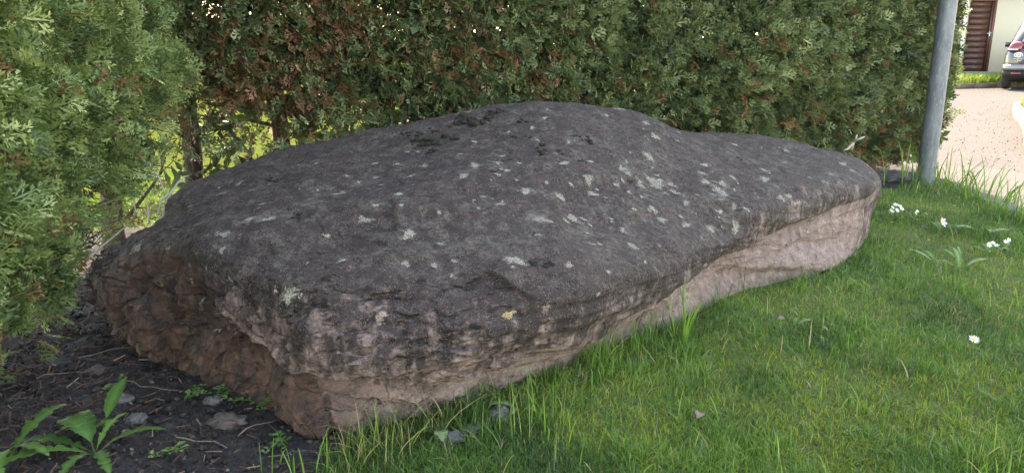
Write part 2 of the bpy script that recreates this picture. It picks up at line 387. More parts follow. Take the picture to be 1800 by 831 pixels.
M_THUJA = leafmat('thuja_scale_leaves', GREEN_FAR, 0.5, 0.25, spec=0.4)
M_THUJA_NEAR = leafmat('thuja_scale_leaves_fresh', GREEN_NEAR, 0.5, 0.25, spec=0.4)

def spray_mesh(seed, nside, nsub, wid):
    """one flat thuja spray, unit length along +x, in the xy plane, slightly cupped"""
    r = np.random.default_rng(seed); V = []; F = []
    def strip(p, d, l, w):                                    # narrow pointed scale-leaf branchlet, two triangles
        n = np.array([-d[1], d[0]]); i = len(V)
        a = p; m_ = p + d * l * 0.55; e = p + d * l
        for q in (a - n * w * 0.4, m_ + n * w, m_ - n * w, e): V.append(q)
        F.append((i, i + 2, i + 1)); F.append((i + 2, i + 3, i + 1))
    strip(np.array([0., 0.]), np.array([1., 0.05 * r.normal()]), 1.0, wid * 0.9)
    for k in range(nside):
        x = 0.12 + 0.8 * (k + 0.5) / nside + 0.02 * r.normal(); sgn = 1 if k % 2 else -1
        L = (0.52 - 0.40 * abs(x - 0.35) - 0.18 * (x > 0.7)) * r.uniform(0.75, 1.15)
        an = sgn * R(r.uniform(34, 52)); d = np.array([math.cos(an), math.sin(an)])
        p = np.array([x, 0.0]); strip(p, d, L, wid)
        for j in range(nsub):
            q = p + d * L * (0.25 + 0.55 * (j + 0.4) / max(1, nsub)); s2 = 1 if j % 2 else -1
            a2 = an + s2 * R(r.uniform(30, 48)); strip(q, np.array([math.cos(a2), math.sin(a2)]), L * r.uniform(0.3, 0.48), wid * 0.9)
    V = np.array(V); z = -0.25 * V[:, 1] ** 2 - 0.12 * V[:, 0] ** 2 + 0.02 * r.normal(size=len(V))
    return np.column_stack([V, z]), np.array(F, dtype=np.int32)
SPR_FAR = [spray_mesh(k, 6, 1, 0.052) for k in range(5)]
SPR_NEAR = [spray_mesh(20 + k, 9, 3, 0.030) for k in range(6)]
SPR_COARSE = [spray_mesh(40 + k, 5, 0, 0.10) for k in range(3)]

def frames(ax, nrm):
    ax = ax / (np.linalg.norm(ax, axis=1)[:, None] + 1e-9)
    nrm = nrm - ax * (nrm * ax).sum(1)[:, None]; nrm /= np.linalg.norm(nrm, axis=1)[:, None] + 1e-9
    return np.stack([ax, np.cross(nrm, ax), nrm], 2)         # columns: x, y, z axes

def scatter(bases, pos, fr, sc, tint, g):
    which = g.integers(len(bases), size=len(pos)); Vs, Fs, Ts, o = [], [], [], 0
    for k, (V, F) in enumerate(bases):
        i = np.where(which == k)[0]
        if not len(i): continue
        W = np.einsum('nij,vj->nvi', fr[i], V) * sc[i][:, None, None] + pos[i][:, None]
        Fs.append((F[None] + (np.arange(len(i)) * len(V))[:, None, None]).reshape(-1, 3) + o)
        Vs.append(W.reshape(-1, 3)); Ts.append(np.repeat(tint[i], len(V))); o += W.shape[0] * W.shape[1]
    return np.concatenate(Vs), np.concatenate(Fs), np.concatenate(Ts)

def hedge_face(s, z, seed):
    """bulging of the clipped face along the hedge"""
    Pn = np.stack([s * 1.3 + seed, z * 1.3, np.full_like(s, seed)], 1)
    return 0.06 * fbm(Pn, 2) + 0.06 * fbm(Pn * 4.5, 2) + 0.035 * fbm(Pn * 12, 2)

def thuja(base, along, outw, width, half, height, dens, bases, size, nvis, ztop, mat, label, seed, zlow, brown, trunk_r, lean=(0, 0), ncoarse=260, own=0, twigs=8, nback=0, group=''):
    """dens(s, z) -> keep probability; brown(s, z) -> share of dead sprays; s is the distance from the trunk along the hedge"""
    g = np.random.default_rng(seed)
    base = np.array([base[0], base[1], 0.0]); along = np.array([*along, 0.0]); outw = np.array([*outw, 0.0]); up = np.array([0, 0, 1.0])
    root = empty('thuja_tree', base, label, 'tree', group)
    # trunk with a slight bend and root flare
    zz = np.array([-0.05, 0.0, 0.05, 0.15, 0.4, 0.8, 1.2, 1.7, height - 0.15])
    bend = np.stack([0.02 * np.sin(zz * 3 + seed) + lean[0] * zz, 0.02 * np.cos(zz * 2.3 + seed) + lean[1] * zz], 1)
    bend -= bend[1]
    pts = np.column_stack([bend, zz])
    rad = trunk_r * np.array([1.5, 1.45, 1.25, 1.05, 1.0, 0.88, 0.7, 0.45, 0.12])
    V, F = tube(pts, rad, 10); V += 0.004 * fbm(V * 25, 2)[:, None]
    mk('trunk', V, F, M_BARK, root, None, True)
    at = lambda h: np.array([np.interp(h, zz, bend[:, 0]), np.interp(h, zz, bend[:, 1]), h])
    # limbs rising outwards, with bare twigs
    for k in range(twigs):
        h = g.uniform(0.12, 1.25); a = g.uniform(-1.35, 1.35); d = outw * math.cos(a) + along * math.sin(a) * (1 if g.random() < 0.5 else -1)
        L = half * g.uniform(0.65, 1.0); tt = np.linspace(0, 1, 6)[:, None]
        p = at(h) + d * L * tt + up * (0.10 * tt + g.uniform(-0.08, 0.25) * tt ** 2) + np.cumsum(g.normal(size=(6, 3)) * 0.010, 0) * (tt > 0)
        parts = [tube(p, np.linspace(trunk_r * 0.30, 0.003, 6), 5)]
        for j in range(3):
            q = p[2 + j % 3]; e = d * g.uniform(0.03, 0.14) + g.normal(size=3) * 0.06 + up * g.uniform(-0.03, 0.08)
            parts.append(tube(q + e * np.linspace(0, 1, 4)[:, None] + np.cumsum(g.normal(size=(4, 3)) * 0.006, 0), np.linspace(0.004, 0.0015, 4), 4))
        V, F = joinm(parts); mk('branch', V, F, M_BARK if k % 3 else M_TWIG, root)
    # foliage: a dense clipped face towards the garden
    s = g.uniform(-width / 2 - 0.05, width / 2 + 0.05, nvis * 2); z = g.uniform(zlow, ztop, nvis * 2)
    keep = np.where(g.random(nvis * 2) < dens(s, z))[0][:nvis]; s, z = s[keep], z[keep]
    gs = (base[:2] @ along[:2]) + s
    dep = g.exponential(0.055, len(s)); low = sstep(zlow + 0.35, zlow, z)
    off = half + hedge_face(gs, z, outw[0] * 10) - dep - low * 0.11
    pos = s[:, None] * along + off[:, None] * outw + z[:, None] * up
    r1, r2, r3 = g.normal(size=(3, len(s)))
    ax = outw * 0.75 + along * (r1 * 0.55)[:, None] + up * (0.22 + r2 * 0.45)[:, None]
    nr = along * (0.9 + 0.3 * r3)[:, None] + up * (0.25 + 0.55 * g.normal(size=len(s)))[:, None] + outw * (0.35 * g.normal(size=len(s)))[:, None]
    fr = frames(ax, nr)
    sc = size * g.uniform(0.6, 1.25, len(s))
    Pn = np.stack([gs * 4, z * 4, np.full_like(s, seed * 0.0)], 1)
    tint = np.clip(0.50 + 0.34 * fbm(Pn, 3) + 0.20 * g.normal(size=len(s)) - dep * 2.8 + 0.15 * fbm(Pn * 4, 2), 0.0, 0.84)  # deeper sprays get a darker tint: hedge self-shading painted into the colour
    bp = brown(s, z) + 0.16 * (fbm(Pn * 1.4 + 40, 2) > 0.42) + 0.3 * (dep > 0.16)
    dead = g.random(len(s)) < bp; tint[dead] = g.uniform(0.86, 1.0, dead.sum())
    if own:                                                  # the sprays that show largest are parts of their own
        camd = np.linalg.norm(pos + base - np.array([0, 0, 0.88]), axis=1) + dep * 3
        big = np.argsort(camd)[:own]; rest = np.setdiff1d(np.arange(len(s)), big)
        for i in big:
            vb, fb = bases[int(g.integers(len(bases)))]
            W = (fr[i] @ vb.T).T * sc[i] * 1.1 + pos[i]
            mk('spray', W, fb, mat, root, {'tint': np.full(len(vb), tint[i])})
        pos, fr, sc, tint = pos[rest], fr[rest], sc[rest], tint[rest]
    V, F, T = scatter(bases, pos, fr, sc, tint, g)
    # looser inner and upper foliage, the back face and the crown above
    s = g.uniform(-width / 2, width / 2, ncoarse * 2); z = zlow + 0.1 + (height - zlow - 0.1) * g.random(ncoarse * 2) ** 1.35
    keep = np.where(g.random(ncoarse * 2) < np.where(z < ztop, dens(s, z) ** 1.5, 1.0))[0][:ncoarse]; s, z = s[keep], z[keep]
    off = g.uniform(-half, half * (0.6 if mat is M_THUJA_NEAR else 0.72), len(s)) * np.clip((height - z) / 0.35, 0.25, 1)
    pos = s[:, None] * along + off[:, None] * outw + z[:, None] * up
    ax = outw * np.sign(off)[:, None] * 0.7 + along * (0.5 * g.normal(size=len(s)))[:, None] + up * (0.4 + 0.4 * g.normal(size=len(s)))[:, None]
    fr = frames(ax, g.normal(size=(len(s), 3)))
    t2 = np.clip(0.3 + 0.15 * g.normal(size=len(s)), 0, 0.8); dd = (g.random(len(s)) < 0.16) & (off < 0.1); t2[dd] = g.uniform(0.90, 0.95, dd.sum())
    V2, F2, T2 = scatter(SPR_COARSE, pos, fr, np.where(z > ztop, 0.27, 0.12 if mat is M_THUJA_NEAR else 0.20) * g.uniform(0.7, 1.2, len(s)), t2, g)
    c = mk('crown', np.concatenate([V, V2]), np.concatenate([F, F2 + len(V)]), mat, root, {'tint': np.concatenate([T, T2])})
    c['kind'] = 'stuff'
    return root

HA = np.array([0.905, 0.425]); HO = np.array([0.425, -0.905])       # back hedge: along, towards the garden
ORD = ['corner plant of the hedge, reddish bare trunk showing beside the bright gap',
       'thuja right of the bare corner trunk, dead brown sprays above a bright gap',
       'thuja with thin brown lower twigs behind the left slope of the boulder',
       'thuja with a dark gap over the boulder just left of its crest',
       'thuja behind the highest point of the boulder, olive green face',
       'thuja just right of the boulder crest, dense green clipped face',
       'thuja behind the falling right shoulder of the boulder',
       'thuja behind the hollow where the boulder dips to its right end',
       'thuja behind the right end of the boulder with a pale bare twig',
       'last thuja of the hedge, right behind the grey metal pole']
HX = [(-1.50, 3.50), (-1.12, 3.69), (-0.66, 3.90), (-0.14, 4.16), (0.36, 4.40), (0.86, 4.65), (1.36, 4.88), (1.86, 5.16), (2.36, 5.50), (2.74, 5.78)]
def back_dens(k):
    def f(s, z):
        x = HX[k][0] + s * HA[0]
        lim = np.interp(x, [-1.8, -1.35, -1.0, -0.7, -0.35, 0.0, 0.5, 2.0, 3.2], [0.80, 0.66, 0.50, 0.42, 0.42, 0.36, 0.25, 0.10, 0.03])
        ragged = 0.12 * fbm(np.stack([x * 3.3, z * 2.0, x * 0], 1), 3)
        d = np.interp(z - lim - ragged, [-0.5, -0.25, 0.0, 0.22], [0.03, 0.14, 0.30, 1.0])
        return np.where((x < -1.3), np.minimum(d, 0.75), d)
    return f
def back_brown(k):
    def f(s, z):
        x = HX[k][0] + s * HA[0]
        return 0.03 + 0.62 * np.exp(-((x + 1.25) / 0.26) ** 2 - ((z - 0.72) / 0.22) ** 2) + 0.5 * np.exp(-((x + 0.9) / 0.16) ** 2 - ((z - 1.05) / 0.16) ** 2) \
            + 0.5 * np.exp(-((x + 0.35) / 0.2) ** 2 - ((z - 0.85) / 0.07) ** 2) + 0.45 * np.exp(-((x + 0.02) / 0.09) ** 2 - ((z - 0.72) / 0.1) ** 2) \
            + 0.16 * sstep(0.62, 0.5, z) * (x > 0.2) + 0.08 * (x < -0.2)
    return f
for k, (x, y) in enumerate(HX):
    last = k == len(HX) - 1
    thuja((x, y), HA, HO, 0.56 if k > 1 else 0.42, 0.36 if k > 0 else 0.24, 2.9, back_dens(k), SPR_FAR, 0.085 if k < 6 else 0.094,
          2850 if 2 <= k <= 8 else (2400 if last else 2200), 1.36, M_THUJA, ORD[k], 100 + k, 0.10, back_brown(k), [0.036, 0.038, 0.034][k % 3] if k else 0.040,
          ncoarse=1350 if k > 1 else 1100, twigs=9 if k < 4 else 4, group='thuja plants of the hedge behind the boulder')
# the clipped end face of the hedge beside the pole
def end_face():
    g = np.random.default_rng(77); n = 2300
    q = g.uniform(-0.36, 0.36, n); z = g.uniform(0.22, 1.5, n)
    dep = g.exponential(0.05, n)
    off = 0.30 + 0.06 * fbm(np.stack([q * 3, z * 3, q * 0 + 5], 1), 2) - dep - 0.25 * (q / 0.36) ** 4 * 0.3
    return g, q, z, dep, off
g_, q_, z_, dep_, off_ = end_face()
tree_end = [o for o in COL.objects if o.name.startswith('thuja_tree')][-1]
A3, O3, U3 = np.array([*HA, 0]), np.array([*HO, 0]), np.array([0, 0, 1.0])
pos_ = q_[:, None] * O3 + off_[:, None] * A3 + z_[:, None] * U3
ax_ = A3 * 0.8 + O3 * (0.5 * g_.normal(size=len(q_)))[:, None] + U3 * (0.2 + 0.45 * g_.normal(size=len(q_)))[:, None]
fr_ = frames(ax_, O3 + 0.5 * g_.normal(size=(len(q_), 3)))
V_, F_, T_ = scatter(SPR_FAR, pos_, fr_, 0.088 * g_.uniform(0.6, 1.2, len(q_)), np.clip(0.42 + 0.2 * g_.normal(size=len(q_)), 0, 0.84), g_)
mk('crown', V_, F_, M_THUJA, tree_end, {'tint': T_})['kind'] = 'stuff'

# left hedge, running towards the camera
LA = np.array([-0.17, 0.985]); LO = np.array([0.985, 0.17])
LX = [(-1.68, 3.10), (-1.76, 2.55), (-1.68, 2.05), (-1.60, 1.55), (-1.52, 1.05), (-1.44, 0.58)]
LORD = ['left hedge thuja next to the corner, dark trunk and bare grey twigs',
        'second thuja of the left hedge from the corner, hanging green skirt',
        'third thuja of the left hedge from the corner, beside the end of the boulder',
        'large fresh green thuja filling the left edge, sprays reaching down towards the dark soil',
        'nearest thuja of the left hedge, mostly outside the left edge of the picture',
        'thuja of the left hedge beside the viewer, outside the picture']
for k, (x, y) in enumerate(LX[:5]):
    def ld(s, z, y=y):
        yy = y + s
        lim = np.interp(yy, [0.5, 1.5, 1.9, 2.3, 2.7, 3.3], [0.12, 0.16, 0.31, 0.50, 0.64, 0.74])
        return np.interp(z - lim - 0.07 * fbm(np.stack([yy * 4, z * 2, yy * 0 + 9], 1), 2), [-0.3, -0.05, 0.05], [0.02, 0.12, 1.0])
    def lb(s, z, y=y):
        return 0.03 + 0.18 * np.exp(-(z - 0.2) ** 2 / 0.015)
    thuja((x, y), LA, LO, 0.58, 0.42 if k else 0.27, 2.7, ld, SPR_NEAR if k else SPR_NEAR, 0.095 if k < 2 else 0.088,
          [1200, 1500, 1900, 2200, 700][k], 1.42, M_THUJA_NEAR, LORD[k], 200 + k, 0.06, lb, 0.042, ncoarse=800, own=[0, 0, 60, 150, 40][k], twigs=[26, 20, 9, 6, 3][k],
          group='thuja plants of the hedge on the left')
# ------------------------------------------------------------------ ground, lawn, driveway
def drive_edge(y):          # x of the lawn's edge against the driveway
    return np.interp(y, [-6, 2, 3.2, 4.0, 4.6, 5.2, 5.8, 7], [3.1, 2.95, 2.82, 2.78, 2.9, 3.04, 3.12, 3.2])
def lawn_mask(x, y):        # 1 on the lawn, 0 on the bare soil under the hedges
    e = fbm(np.stack([x * 3, y * 3, x * 0], 1), 3) * 0.12
    d1 = (x + 0.40 + 0.35 * (y - 1.5)) + e                        # soil to the left of the boulder's near corner
    d2 = (HO[0] * (x - 0) + HO[1] * (y - 4.23)) - 0.42 + e * 0.5  # soil strip under the back hedge
    return np.maximum(np.minimum(sstep(-0.04, 0.10, d1), sstep(-0.05, 0.10, d2)), sstep(-0.8, -0.95, d2))
def ground_z(x, y):
    P3 = np.stack([x, y, x * 0], 1)
    return 0.018 * fbm(P3 * 1.1, 2) + 0.008 * fbm(P3 * 6, 3)

def soil_material():
    m, t, b = newmat('soil_and_turf'); v = objco(t)
    lw = attr(t, 'lawn'); n1 = noise(t, v, 9, 6, 0.65); n2 = noise(t, v, 60, 6, 0.7); n3 = noise(t, v, 220, 3, 0.7)
    so = ramp(t, n2, [(0.3, (0.010, 0.008, 0.008)), (0.52, (0.030, 0.024, 0.023)), (0.7, (0.075, 0.062, 0.058))])
    so = mix(t, mr(t, n1, 0.5, 0.7, 0, 0.5), so, (0.045, 0.026, 0.018))
    so = mix(t, mr(t, n3, 0.64, 0.72, 0, 0.5), so, (0.16, 0.14, 0.13))
    tf = ramp(t, n2, [(0.3, (0.028, 0.044, 0.010)), (0.55, (0.080, 0.115, 0.018)), (0.75, (0.16, 0.17, 0.03))])
    t.links.new(mix(t, lw, so, tf), b.inputs['Base Color']); b.inputs['Roughness'].default_value = 0.95
    bump(t, b, mth(t, 'ADD', n2, mth(t, 'MULTIPLY', n3, 0.4)), 1.0, 0.02); return m
def grid(x0, x1, y0, y1, nx, ny, keep=None):
    gx, gy = np.meshgrid(np.linspace(x0, x1, nx), np.linspace(y0, y1, ny), indexing='ij')
    ix = np.arange(nx * ny).reshape(nx, ny)
    q = np.stack([ix[:-1, :-1], ix[1:, :-1], ix[1:, 1:], ix[:-1, 1:]], -1).reshape(-1, 4)
    return gx.ravel(), gy.ravel(), q
# lawn and soil sheet, its right edge following the driveway
gx, gy, gq = grid(0, 1, 0, 1, 170, 260)
gy = -3.0 + gy * (5.25 + 0.47 * np.clip(-4.5 + gx * 7.6, -2.5, 3.2) + 3.0)
gx = -4.5 + gx * (drive_edge(gy) + 0.02 * fbm(np.stack([gy * 4, gy * 0, gy * 0], 1), 2) + 4.5)
lm = lawn_mask(gx, gy)
gz = ground_z(gx, gy) + (1 - lm) * 0.014 * fbm(np.stack([gx * 14, gy * 14, gx * 0], 1), 4)
gz[gx > drive_edge(gy) - 0.05] -= 0.0
garden = mk('garden_ground', np.column_stack([gx, gy, gz]), gq, soil_material(), None, {'lawn': lm}, True)
tag(garden, kind='structure')

def field_material():
    m, t, b = newmat('far_lawn'); v = objco(t)
    n1 = noise(t, v, 0.8, 5, 0.6); n2 = noise(t, v, 14, 5, 0.7)
    c = ramp(t, n2, [(0.3, (0.034, 0.046, 0.010)), (0.55, (0.066, 0.084, 0.020)), (0.75, (0.098, 0.11, 0.032))])
    c = mix(t, mr(t, n1, 0.4, 0.65, 0, 0.5), c, (0.066, 0.090, 0.022))
    t.links.new(c, b.inputs['Base Color']); b.inputs['Roughness'].default_value = 1.0; b.inputs['Specular IOR Level'].default_value = 0.0
    bump(t, b, n2, 0.7, 0.03); return m
V = np.array([(-400, -400, -0.12), (400, -400, -0.12), (400, 600, -0.12), (-400, 600, -0.12)], float)
tag(mk('ground', V, np.array([(0, 1, 2, 3)]), field_material()), kind='structure')

def drive_material():
    m, t, b = newmat('gravel_drive'); v = objco(t)
    n1 = noise(t, v, 1.2, 5, 0.6); n2 = noise(t, v, 26, 4, 0.7); n3 = noise(t, v, 110, 3, 0.7)
    vo = N(t, 'ShaderNodeTexVoronoi', Scale=60.0); t.links.new(v, vo.inputs['Vector'])
    c = mix(t, 1.0, (0.118, 0.114, 0.111), ramp(t, vo.outputs['Color'], [(0.1, (0.80, 0.78, 0.76)), (0.9, (1.12, 1.1, 1.07))]), 'MULTIPLY')
    c = mix(t, mr(t, n3, 0.4, 0.65, 0, 0.4), c, (0.09, 0.072, 0.062))
    c = mix(t, mr(t, n1, 0.45, 0.65, 0, 0.45), c, (0.095, 0.088, 0.083))
    t.links.new(c, b.inputs['Base Color']); b.inputs['Roughness'].default_value = 1.0; b.inputs['Specular IOR Level'].default_value = 0.05
    bump(t, b, vo.outputs['Distance'], 0.8, 0.01); return m
M_DRIVE = drive_material()
# gravel driveway: from the lawn's edge to the planted strip before the house
ys = np.linspace(-3, 30, 90)
xl = np.where(ys < 6, drive_edge(ys) - 0.12, np.interp(ys, [6, 9, 14, 18, 21, 30], [3.0, 4.4, 7.3, 9.8, 11.6, 14.0]))
gxd, gyd, qd = grid(0, 1, -3, 30, 40, 90)
gxd = np.interp(gyd, ys, xl) * (1 - gxd) + 30 * gxd
gzd = -0.035 + 0.006 * fbm(np.stack([gxd, gyd, gxd * 0], 1) * 1.5, 2)
tag(mk('driveway', np.column_stack([gxd, gyd, gzd]), qd, M_DRIVE, None, None, True), kind='structure')
# smoother paved strip along the lawn
px_, py_, pq = grid(0, 1, -3, 6.1, 8, 60)
wid_ = np.interp(py_, [-3, 4, 5.0, 5.7, 6.1], [1.6, 1.35, 1.1, 0.9, 0.7])
pxx = drive_edge(py_) - 0.1 + px_ * wid_ + 0.03 * fbm(np.stack([py_ * 3, px_, px_ * 0], 1), 3) * (px_ > 0.5)
M_PAVE = plain('worn_asphalt', (0.115, 0.108, 0.103), 1.0, 0, 0.18, 55, 0.3, 0.05)
tag(mk('paved_strip', np.column_stack([pxx, py_, np.full_like(pxx, -0.022)]), pq, M_PAVE), kind='structure')
# loose gravel stones on the drive (uncountable)
g = np.random.default_rng(9); n = 1500
yy = 5.2 + 9 * g.random(n) ** 1.6; xx = drive_edge(np.minimum(yy, 6)) + 0.5 + g.random(n) * (0.45 * yy)
xx = np.where(yy > 6, xx + (yy - 6) * 0.45, xx)
oct_v = np.array([(1, 0, 0), (-1, 0, 0), (0, 1, 0), (0, -1, 0), (0, 0, .6), (0, 0, -.6)], float)
oct_f = np.array([(0, 2, 4), (2, 1, 4), (1, 3, 4), (3, 0, 4), (2, 0, 5), (1, 2, 5), (3, 1, 5), (0, 3, 5)])
rot = frames(g.normal(size=(n, 3)), g.normal(size=(n, 3)))
Vg, Fg, Tg = scatter([(oct_v, oct_f)], np.column_stack([xx, yy, np.full(n, -0.026)]), rot, g.uniform(0.004, 0.010, n), g.random(n), g)
M_GRAVEL = leafmat('gravel_stone', [(0, (0.10, 0.088, 0.078)), (0.5, (0.15, 0.135, 0.122)), (1, (0.22, 0.205, 0.19))], 0.85, 0.0)
tag(mk('gravel', Vg, Fg, M_GRAVEL, None, {'tint': Tg}), 'loose pale gravel scattered over the driveway', 'gravel', kind='stuff')

# ------------------------------------------------------------------ grass
GRASS = [(0.0, (0.028, 0.070, 0.020)), (0.25, (0.058, 0.140, 0.032)), (0.5, (0.105, 0.235, 0.045)), (0.75, (0.185, 0.30, 0.06)),
         (0.86, (0.28, 0.31, 0.09)), (0.90, (0.30, 0.25, 0.11)), (1.0, (0.42, 0.35, 0.20))]
M_GRASS = leafmat('grass_blade', GRASS, 0.45, 0.4, spec=0.4)
MOSS = [(0.0, (0.09, 0.13, 0.014)), (0.5, (0.195, 0.25, 0.028)), (1.0, (0.33, 0.35, 0.05))]
M_MOSS = leafmat('lawn_moss', MOSS, 0.7, 0.3, spec=0.2)
def blades(x, y, z, h, w, tint, g, lean=0.35, seg=3, dirn=None):
    n = len(x); a = g.uniform(0, 2 * np.pi, n); f = g.uniform(0, 2 * np.pi, n)
    ln = np.abs(g.normal(size=n)) * lean * h
    dx, dy = np.cos(a) * ln, np.sin(a) * ln
    if dirn is not None: dx = dx + dirn[0] * h; dy = dy + dirn[1] * h
    wx, wy = np.cos(f), np.sin(f); Vs = []
    for k in range(seg):
        t = k / seg; ww = w * (1 - 0.55 * t)
        bx, by, bz = x + dx * t ** 1.8, y + dy * t ** 1.8, z + h * t * (1 - 0.12 * t * np.minimum(1, np.hypot(dx, dy) / h))
        Vs += [np.stack([bx - wx * ww / 2, by - wy * ww / 2, bz], 1), np.stack([bx + wx * ww / 2, by + wy * ww / 2, bz], 1)]
    Vs.append(np.stack([x + dx, y + dy, z + h * (1 - 0.25 * np.minimum(1, np.hypot(dx, dy) / h))], 1))
    V = np.stack(Vs, 1); m = V.shape[1]; F = []
    for k in range(seg - 1): F += [(2 * k, 2 * k + 1, 2 * k + 3), (2 * k, 2 * k + 3, 2 * k + 2)]
    F.append((2 * seg - 2, 2 * seg - 1, 2 * seg))
    F = (np.array(F)[None] + (np.arange(n) * m)[:, None, None]).reshape(-1, 3)
    return V.reshape(-1, 3), F, np.repeat(tint, m)
# distance from the boulder's foot, to leave the unmown fringe
_foot = RV[(RV[:, 2] < 0.10) & (RV[:, 2] > -0.03)][:, :2]
_foot = _foot[::max(1, len(_foot) // 220)]
def rock_dist(x, y):
    out = np.empty(len(x))
    for i in np.array_split(np.arange(len(x)), max(1, len(x) // 4000)):
        out[i] = np.sqrt(((np.stack([x[i], y[i]], 1)[:, None] - _foot[None]) ** 2).sum(-1).min(1))
    return out
_cor = np.array([(-1.30, 2.25), (-0.9, 1.93), (-0.61, 1.76), (-0.40, 1.64), (-0.15, 1.74), (0.2, 2.06), (0.57, 2.40), (0.87, 2.73), (1.3, 2.95), (1.6, 3.4), (1.6, 3.9), (1.0, 3.9), (0, 3.3), (-0.9, 3.05), (-1.28, 2.6)])
def in_rock(x, y):
    c = np.zeros(len(x), bool); m = len(_cor)
    for i in range(m):
        (x1, y1), (x2, y2) = _cor[i], _cor[(i + 1) % m]
        c ^= ((y1 > y) != (y2 > y)) & (x < (x2 - x1) * (y - y1) / (y2 - y1 + 1e-12) + x1)
    return c
g = np.random.default_rng(3)
def lawn_points(n, dens_pow=1.7):
    # polar-ish sampling: dense near the viewer, thinning away
    y = 1.15 + 4.6 * g.random(n) ** dens_pow; x = (g.random(n) * 1.75 - 0.85) * (0.35 + 0.78 * y)
    ok = (x < drive_edge(y) - 0.03) & ~in_rock(x, y); x, y = x[ok], y[ok]
    ok = g.random(len(x)) < lawn_mask(x, y)
    for sx, sy, sr in ((-0.14, 1.60, 0.035), (-0.03, 1.70, 0.02)): ok &= np.hypot(x - sx, y - sy) > sr * (0.6 + 0.6 * g.random(len(x)))
    return x[ok], y[ok]
x, y = lawn_points(250000)
xo = g.uniform(0.6, 3.0, 26000); yo = g.uniform(0.4, 4.4, 26000)          # the lawn goes on to the right of the picture
ok = (xo > 0.62 * yo + 0.25) & (xo < drive_edge(yo) - 0.03); x, y = np.concatenate([x, xo[ok]]), np.concatenate([y, yo[ok]])
moss_n = fbm(np.stack([x * 1.7, y * 1.7, x * 0 + 3], 1), 3) + 0.25 * fbm(np.stack([x * 9, y * 9, x * 0], 1), 2)
rd = rock_dist(x, y)
ok = g.random(len(x)) < np.interp(moss_n, [-0.1, 0.3], [1.0, 0.30]); x, y, rd, moss_n = x[ok], y[ok], rd[ok], moss_n[ok]
fringe = np.exp(-(rd / 0.10) ** 2); edge = np.exp(-((drive_edge(y) - x) / 0.12) ** 2)
lng = fbm(np.stack([x * 5, y * 5, x * 0 + 8], 1), 2)
h = (0.024 + 0.016 * g.random(len(x)) + 0.026 * np.clip(lng, 0, 1)) * (1 + 0.7 * fringe * g.random(len(x))) + 0.05 * edge * g.random(len(x))
h *= np.interp(moss_n, [0.0, 0.4], [1.0, 0.75])
tl = fbm(np.stack([x * 2.2, y * 2.2, x * 0 + 50], 1), 3)
tint = np.clip(0.40 + 0.30 * tl + 0.17 * g.normal(size=len(x)) + 0.30 * np.clip(moss_n, -0.5, 0.5) - 0.10 * fringe, 0, 0.86)  # fringe term darkens blades by the boulder: contact shade painted into the tint
straw = g.random(len(x)) < 0.035 + 0.10 * fringe * (x < 0.2) + 0.10 * (fbm(np.stack([x * 3.1, y * 3.1, x * 0 + 77], 1), 2) > 0.35)
tint[straw] = g.uniform(0.9, 1.0, straw.sum())
w = 0.0021 * g.uniform(0.7, 1.5, len(x)) * np.interp(y, [1.2, 5], [0.9, 1.6])
z = ground_z(x, y) - 0.004
V1, F1, T1 = blades(x, y, z, h, w, tint, g, 0.75)
# longer single blades, unmown fringe at the boulder's foot and along the driveway
x, y = lawn_points(42000, 1.5); rd = rock_dist(x, y); de = drive_edge(y) - x
pk_ = 0.035 + 0.5 * np.exp(-(rd / 0.05) ** 2) * np.interp(x, [-0.5, 0.1, 0.6, 1.4], [1.0, 0.8, 0.9, 0.45]) + 0.5 * np.exp(-(de / 0.09) ** 2) * (y > 3) + 0.8 * np.exp(-((x - 2.75) ** 2 + (y - 5.15) ** 2) / 0.06)
ok = g.random(len(x)) < pk_; x, y, rd, de = x[ok], y[ok], rd[ok], de[ok]
h = g.uniform(0.05, 0.11, len(x)) * (1 + 0.25 * np.exp(-(rd / 0.06) ** 2) + 0.8 * np.exp(-(de / 0.12) ** 2) * (y > 3))
tint = np.clip(0.46 + 0.2 * g.normal(size=len(x)), 0, 0.85); straw = g.random(len(x)) < np.where(x < 0.1, 0.22, 0.07); tint[straw] = g.uniform(0.88, 1.0, straw.sum())
V2, F2, T2 = blades(x, y, ground_z(x, y) - 0.004, h, g.uniform(0.002, 0.0042, len(x)) * np.interp(y, [1.2, 5], [0.9, 1.5]), tint, g, 0.55, 5)
grass = mk('grass', np.concatenate([V1, V2]), np.concatenate([F1, F2 + len(V1)]), M_GRASS, None, {'tint': np.concatenate([T1, T2])})
tag(grass, 'green lawn grass with longer blades along the foot of the boulder', 'grass', kind='stuff')
# moss between the blades
x, y = lawn_points(140000, 1.9)
mn = fbm(np.stack([x * 1.7, y * 1.7, x * 0 + 3], 1), 3) + 0.25 * fbm(np.stack([x * 9, y * 9, x * 0], 1), 2)
ok = g.random(len(x)) < np.interp(mn, [-0.25, 0.2], [0.06, 1.0]); x, y, mn = x[ok], y[ok], mn[ok]
cl = 0.5 + 0.5 * fbm(np.stack([x * 14, y * 14, x * 0], 1), 2)
V, F, T = blades(x, y, ground_z(x, y) - 0.003, (0.010 + 0.016 * g.random(len(x))) * (0.7 + 0.5 * cl), np.full(len(x), 0.0032), np.clip(0.5 + 0.3 * g.normal(size=len(x)) + 0.4 * (cl - 0.5), 0, 1), g, 0.7, 2)
tag(mk('moss', V, F, M_MOSS, None, {'tint': T}), 'yellow-green moss spreading between the lawn grass', 'moss', kind='stuff')
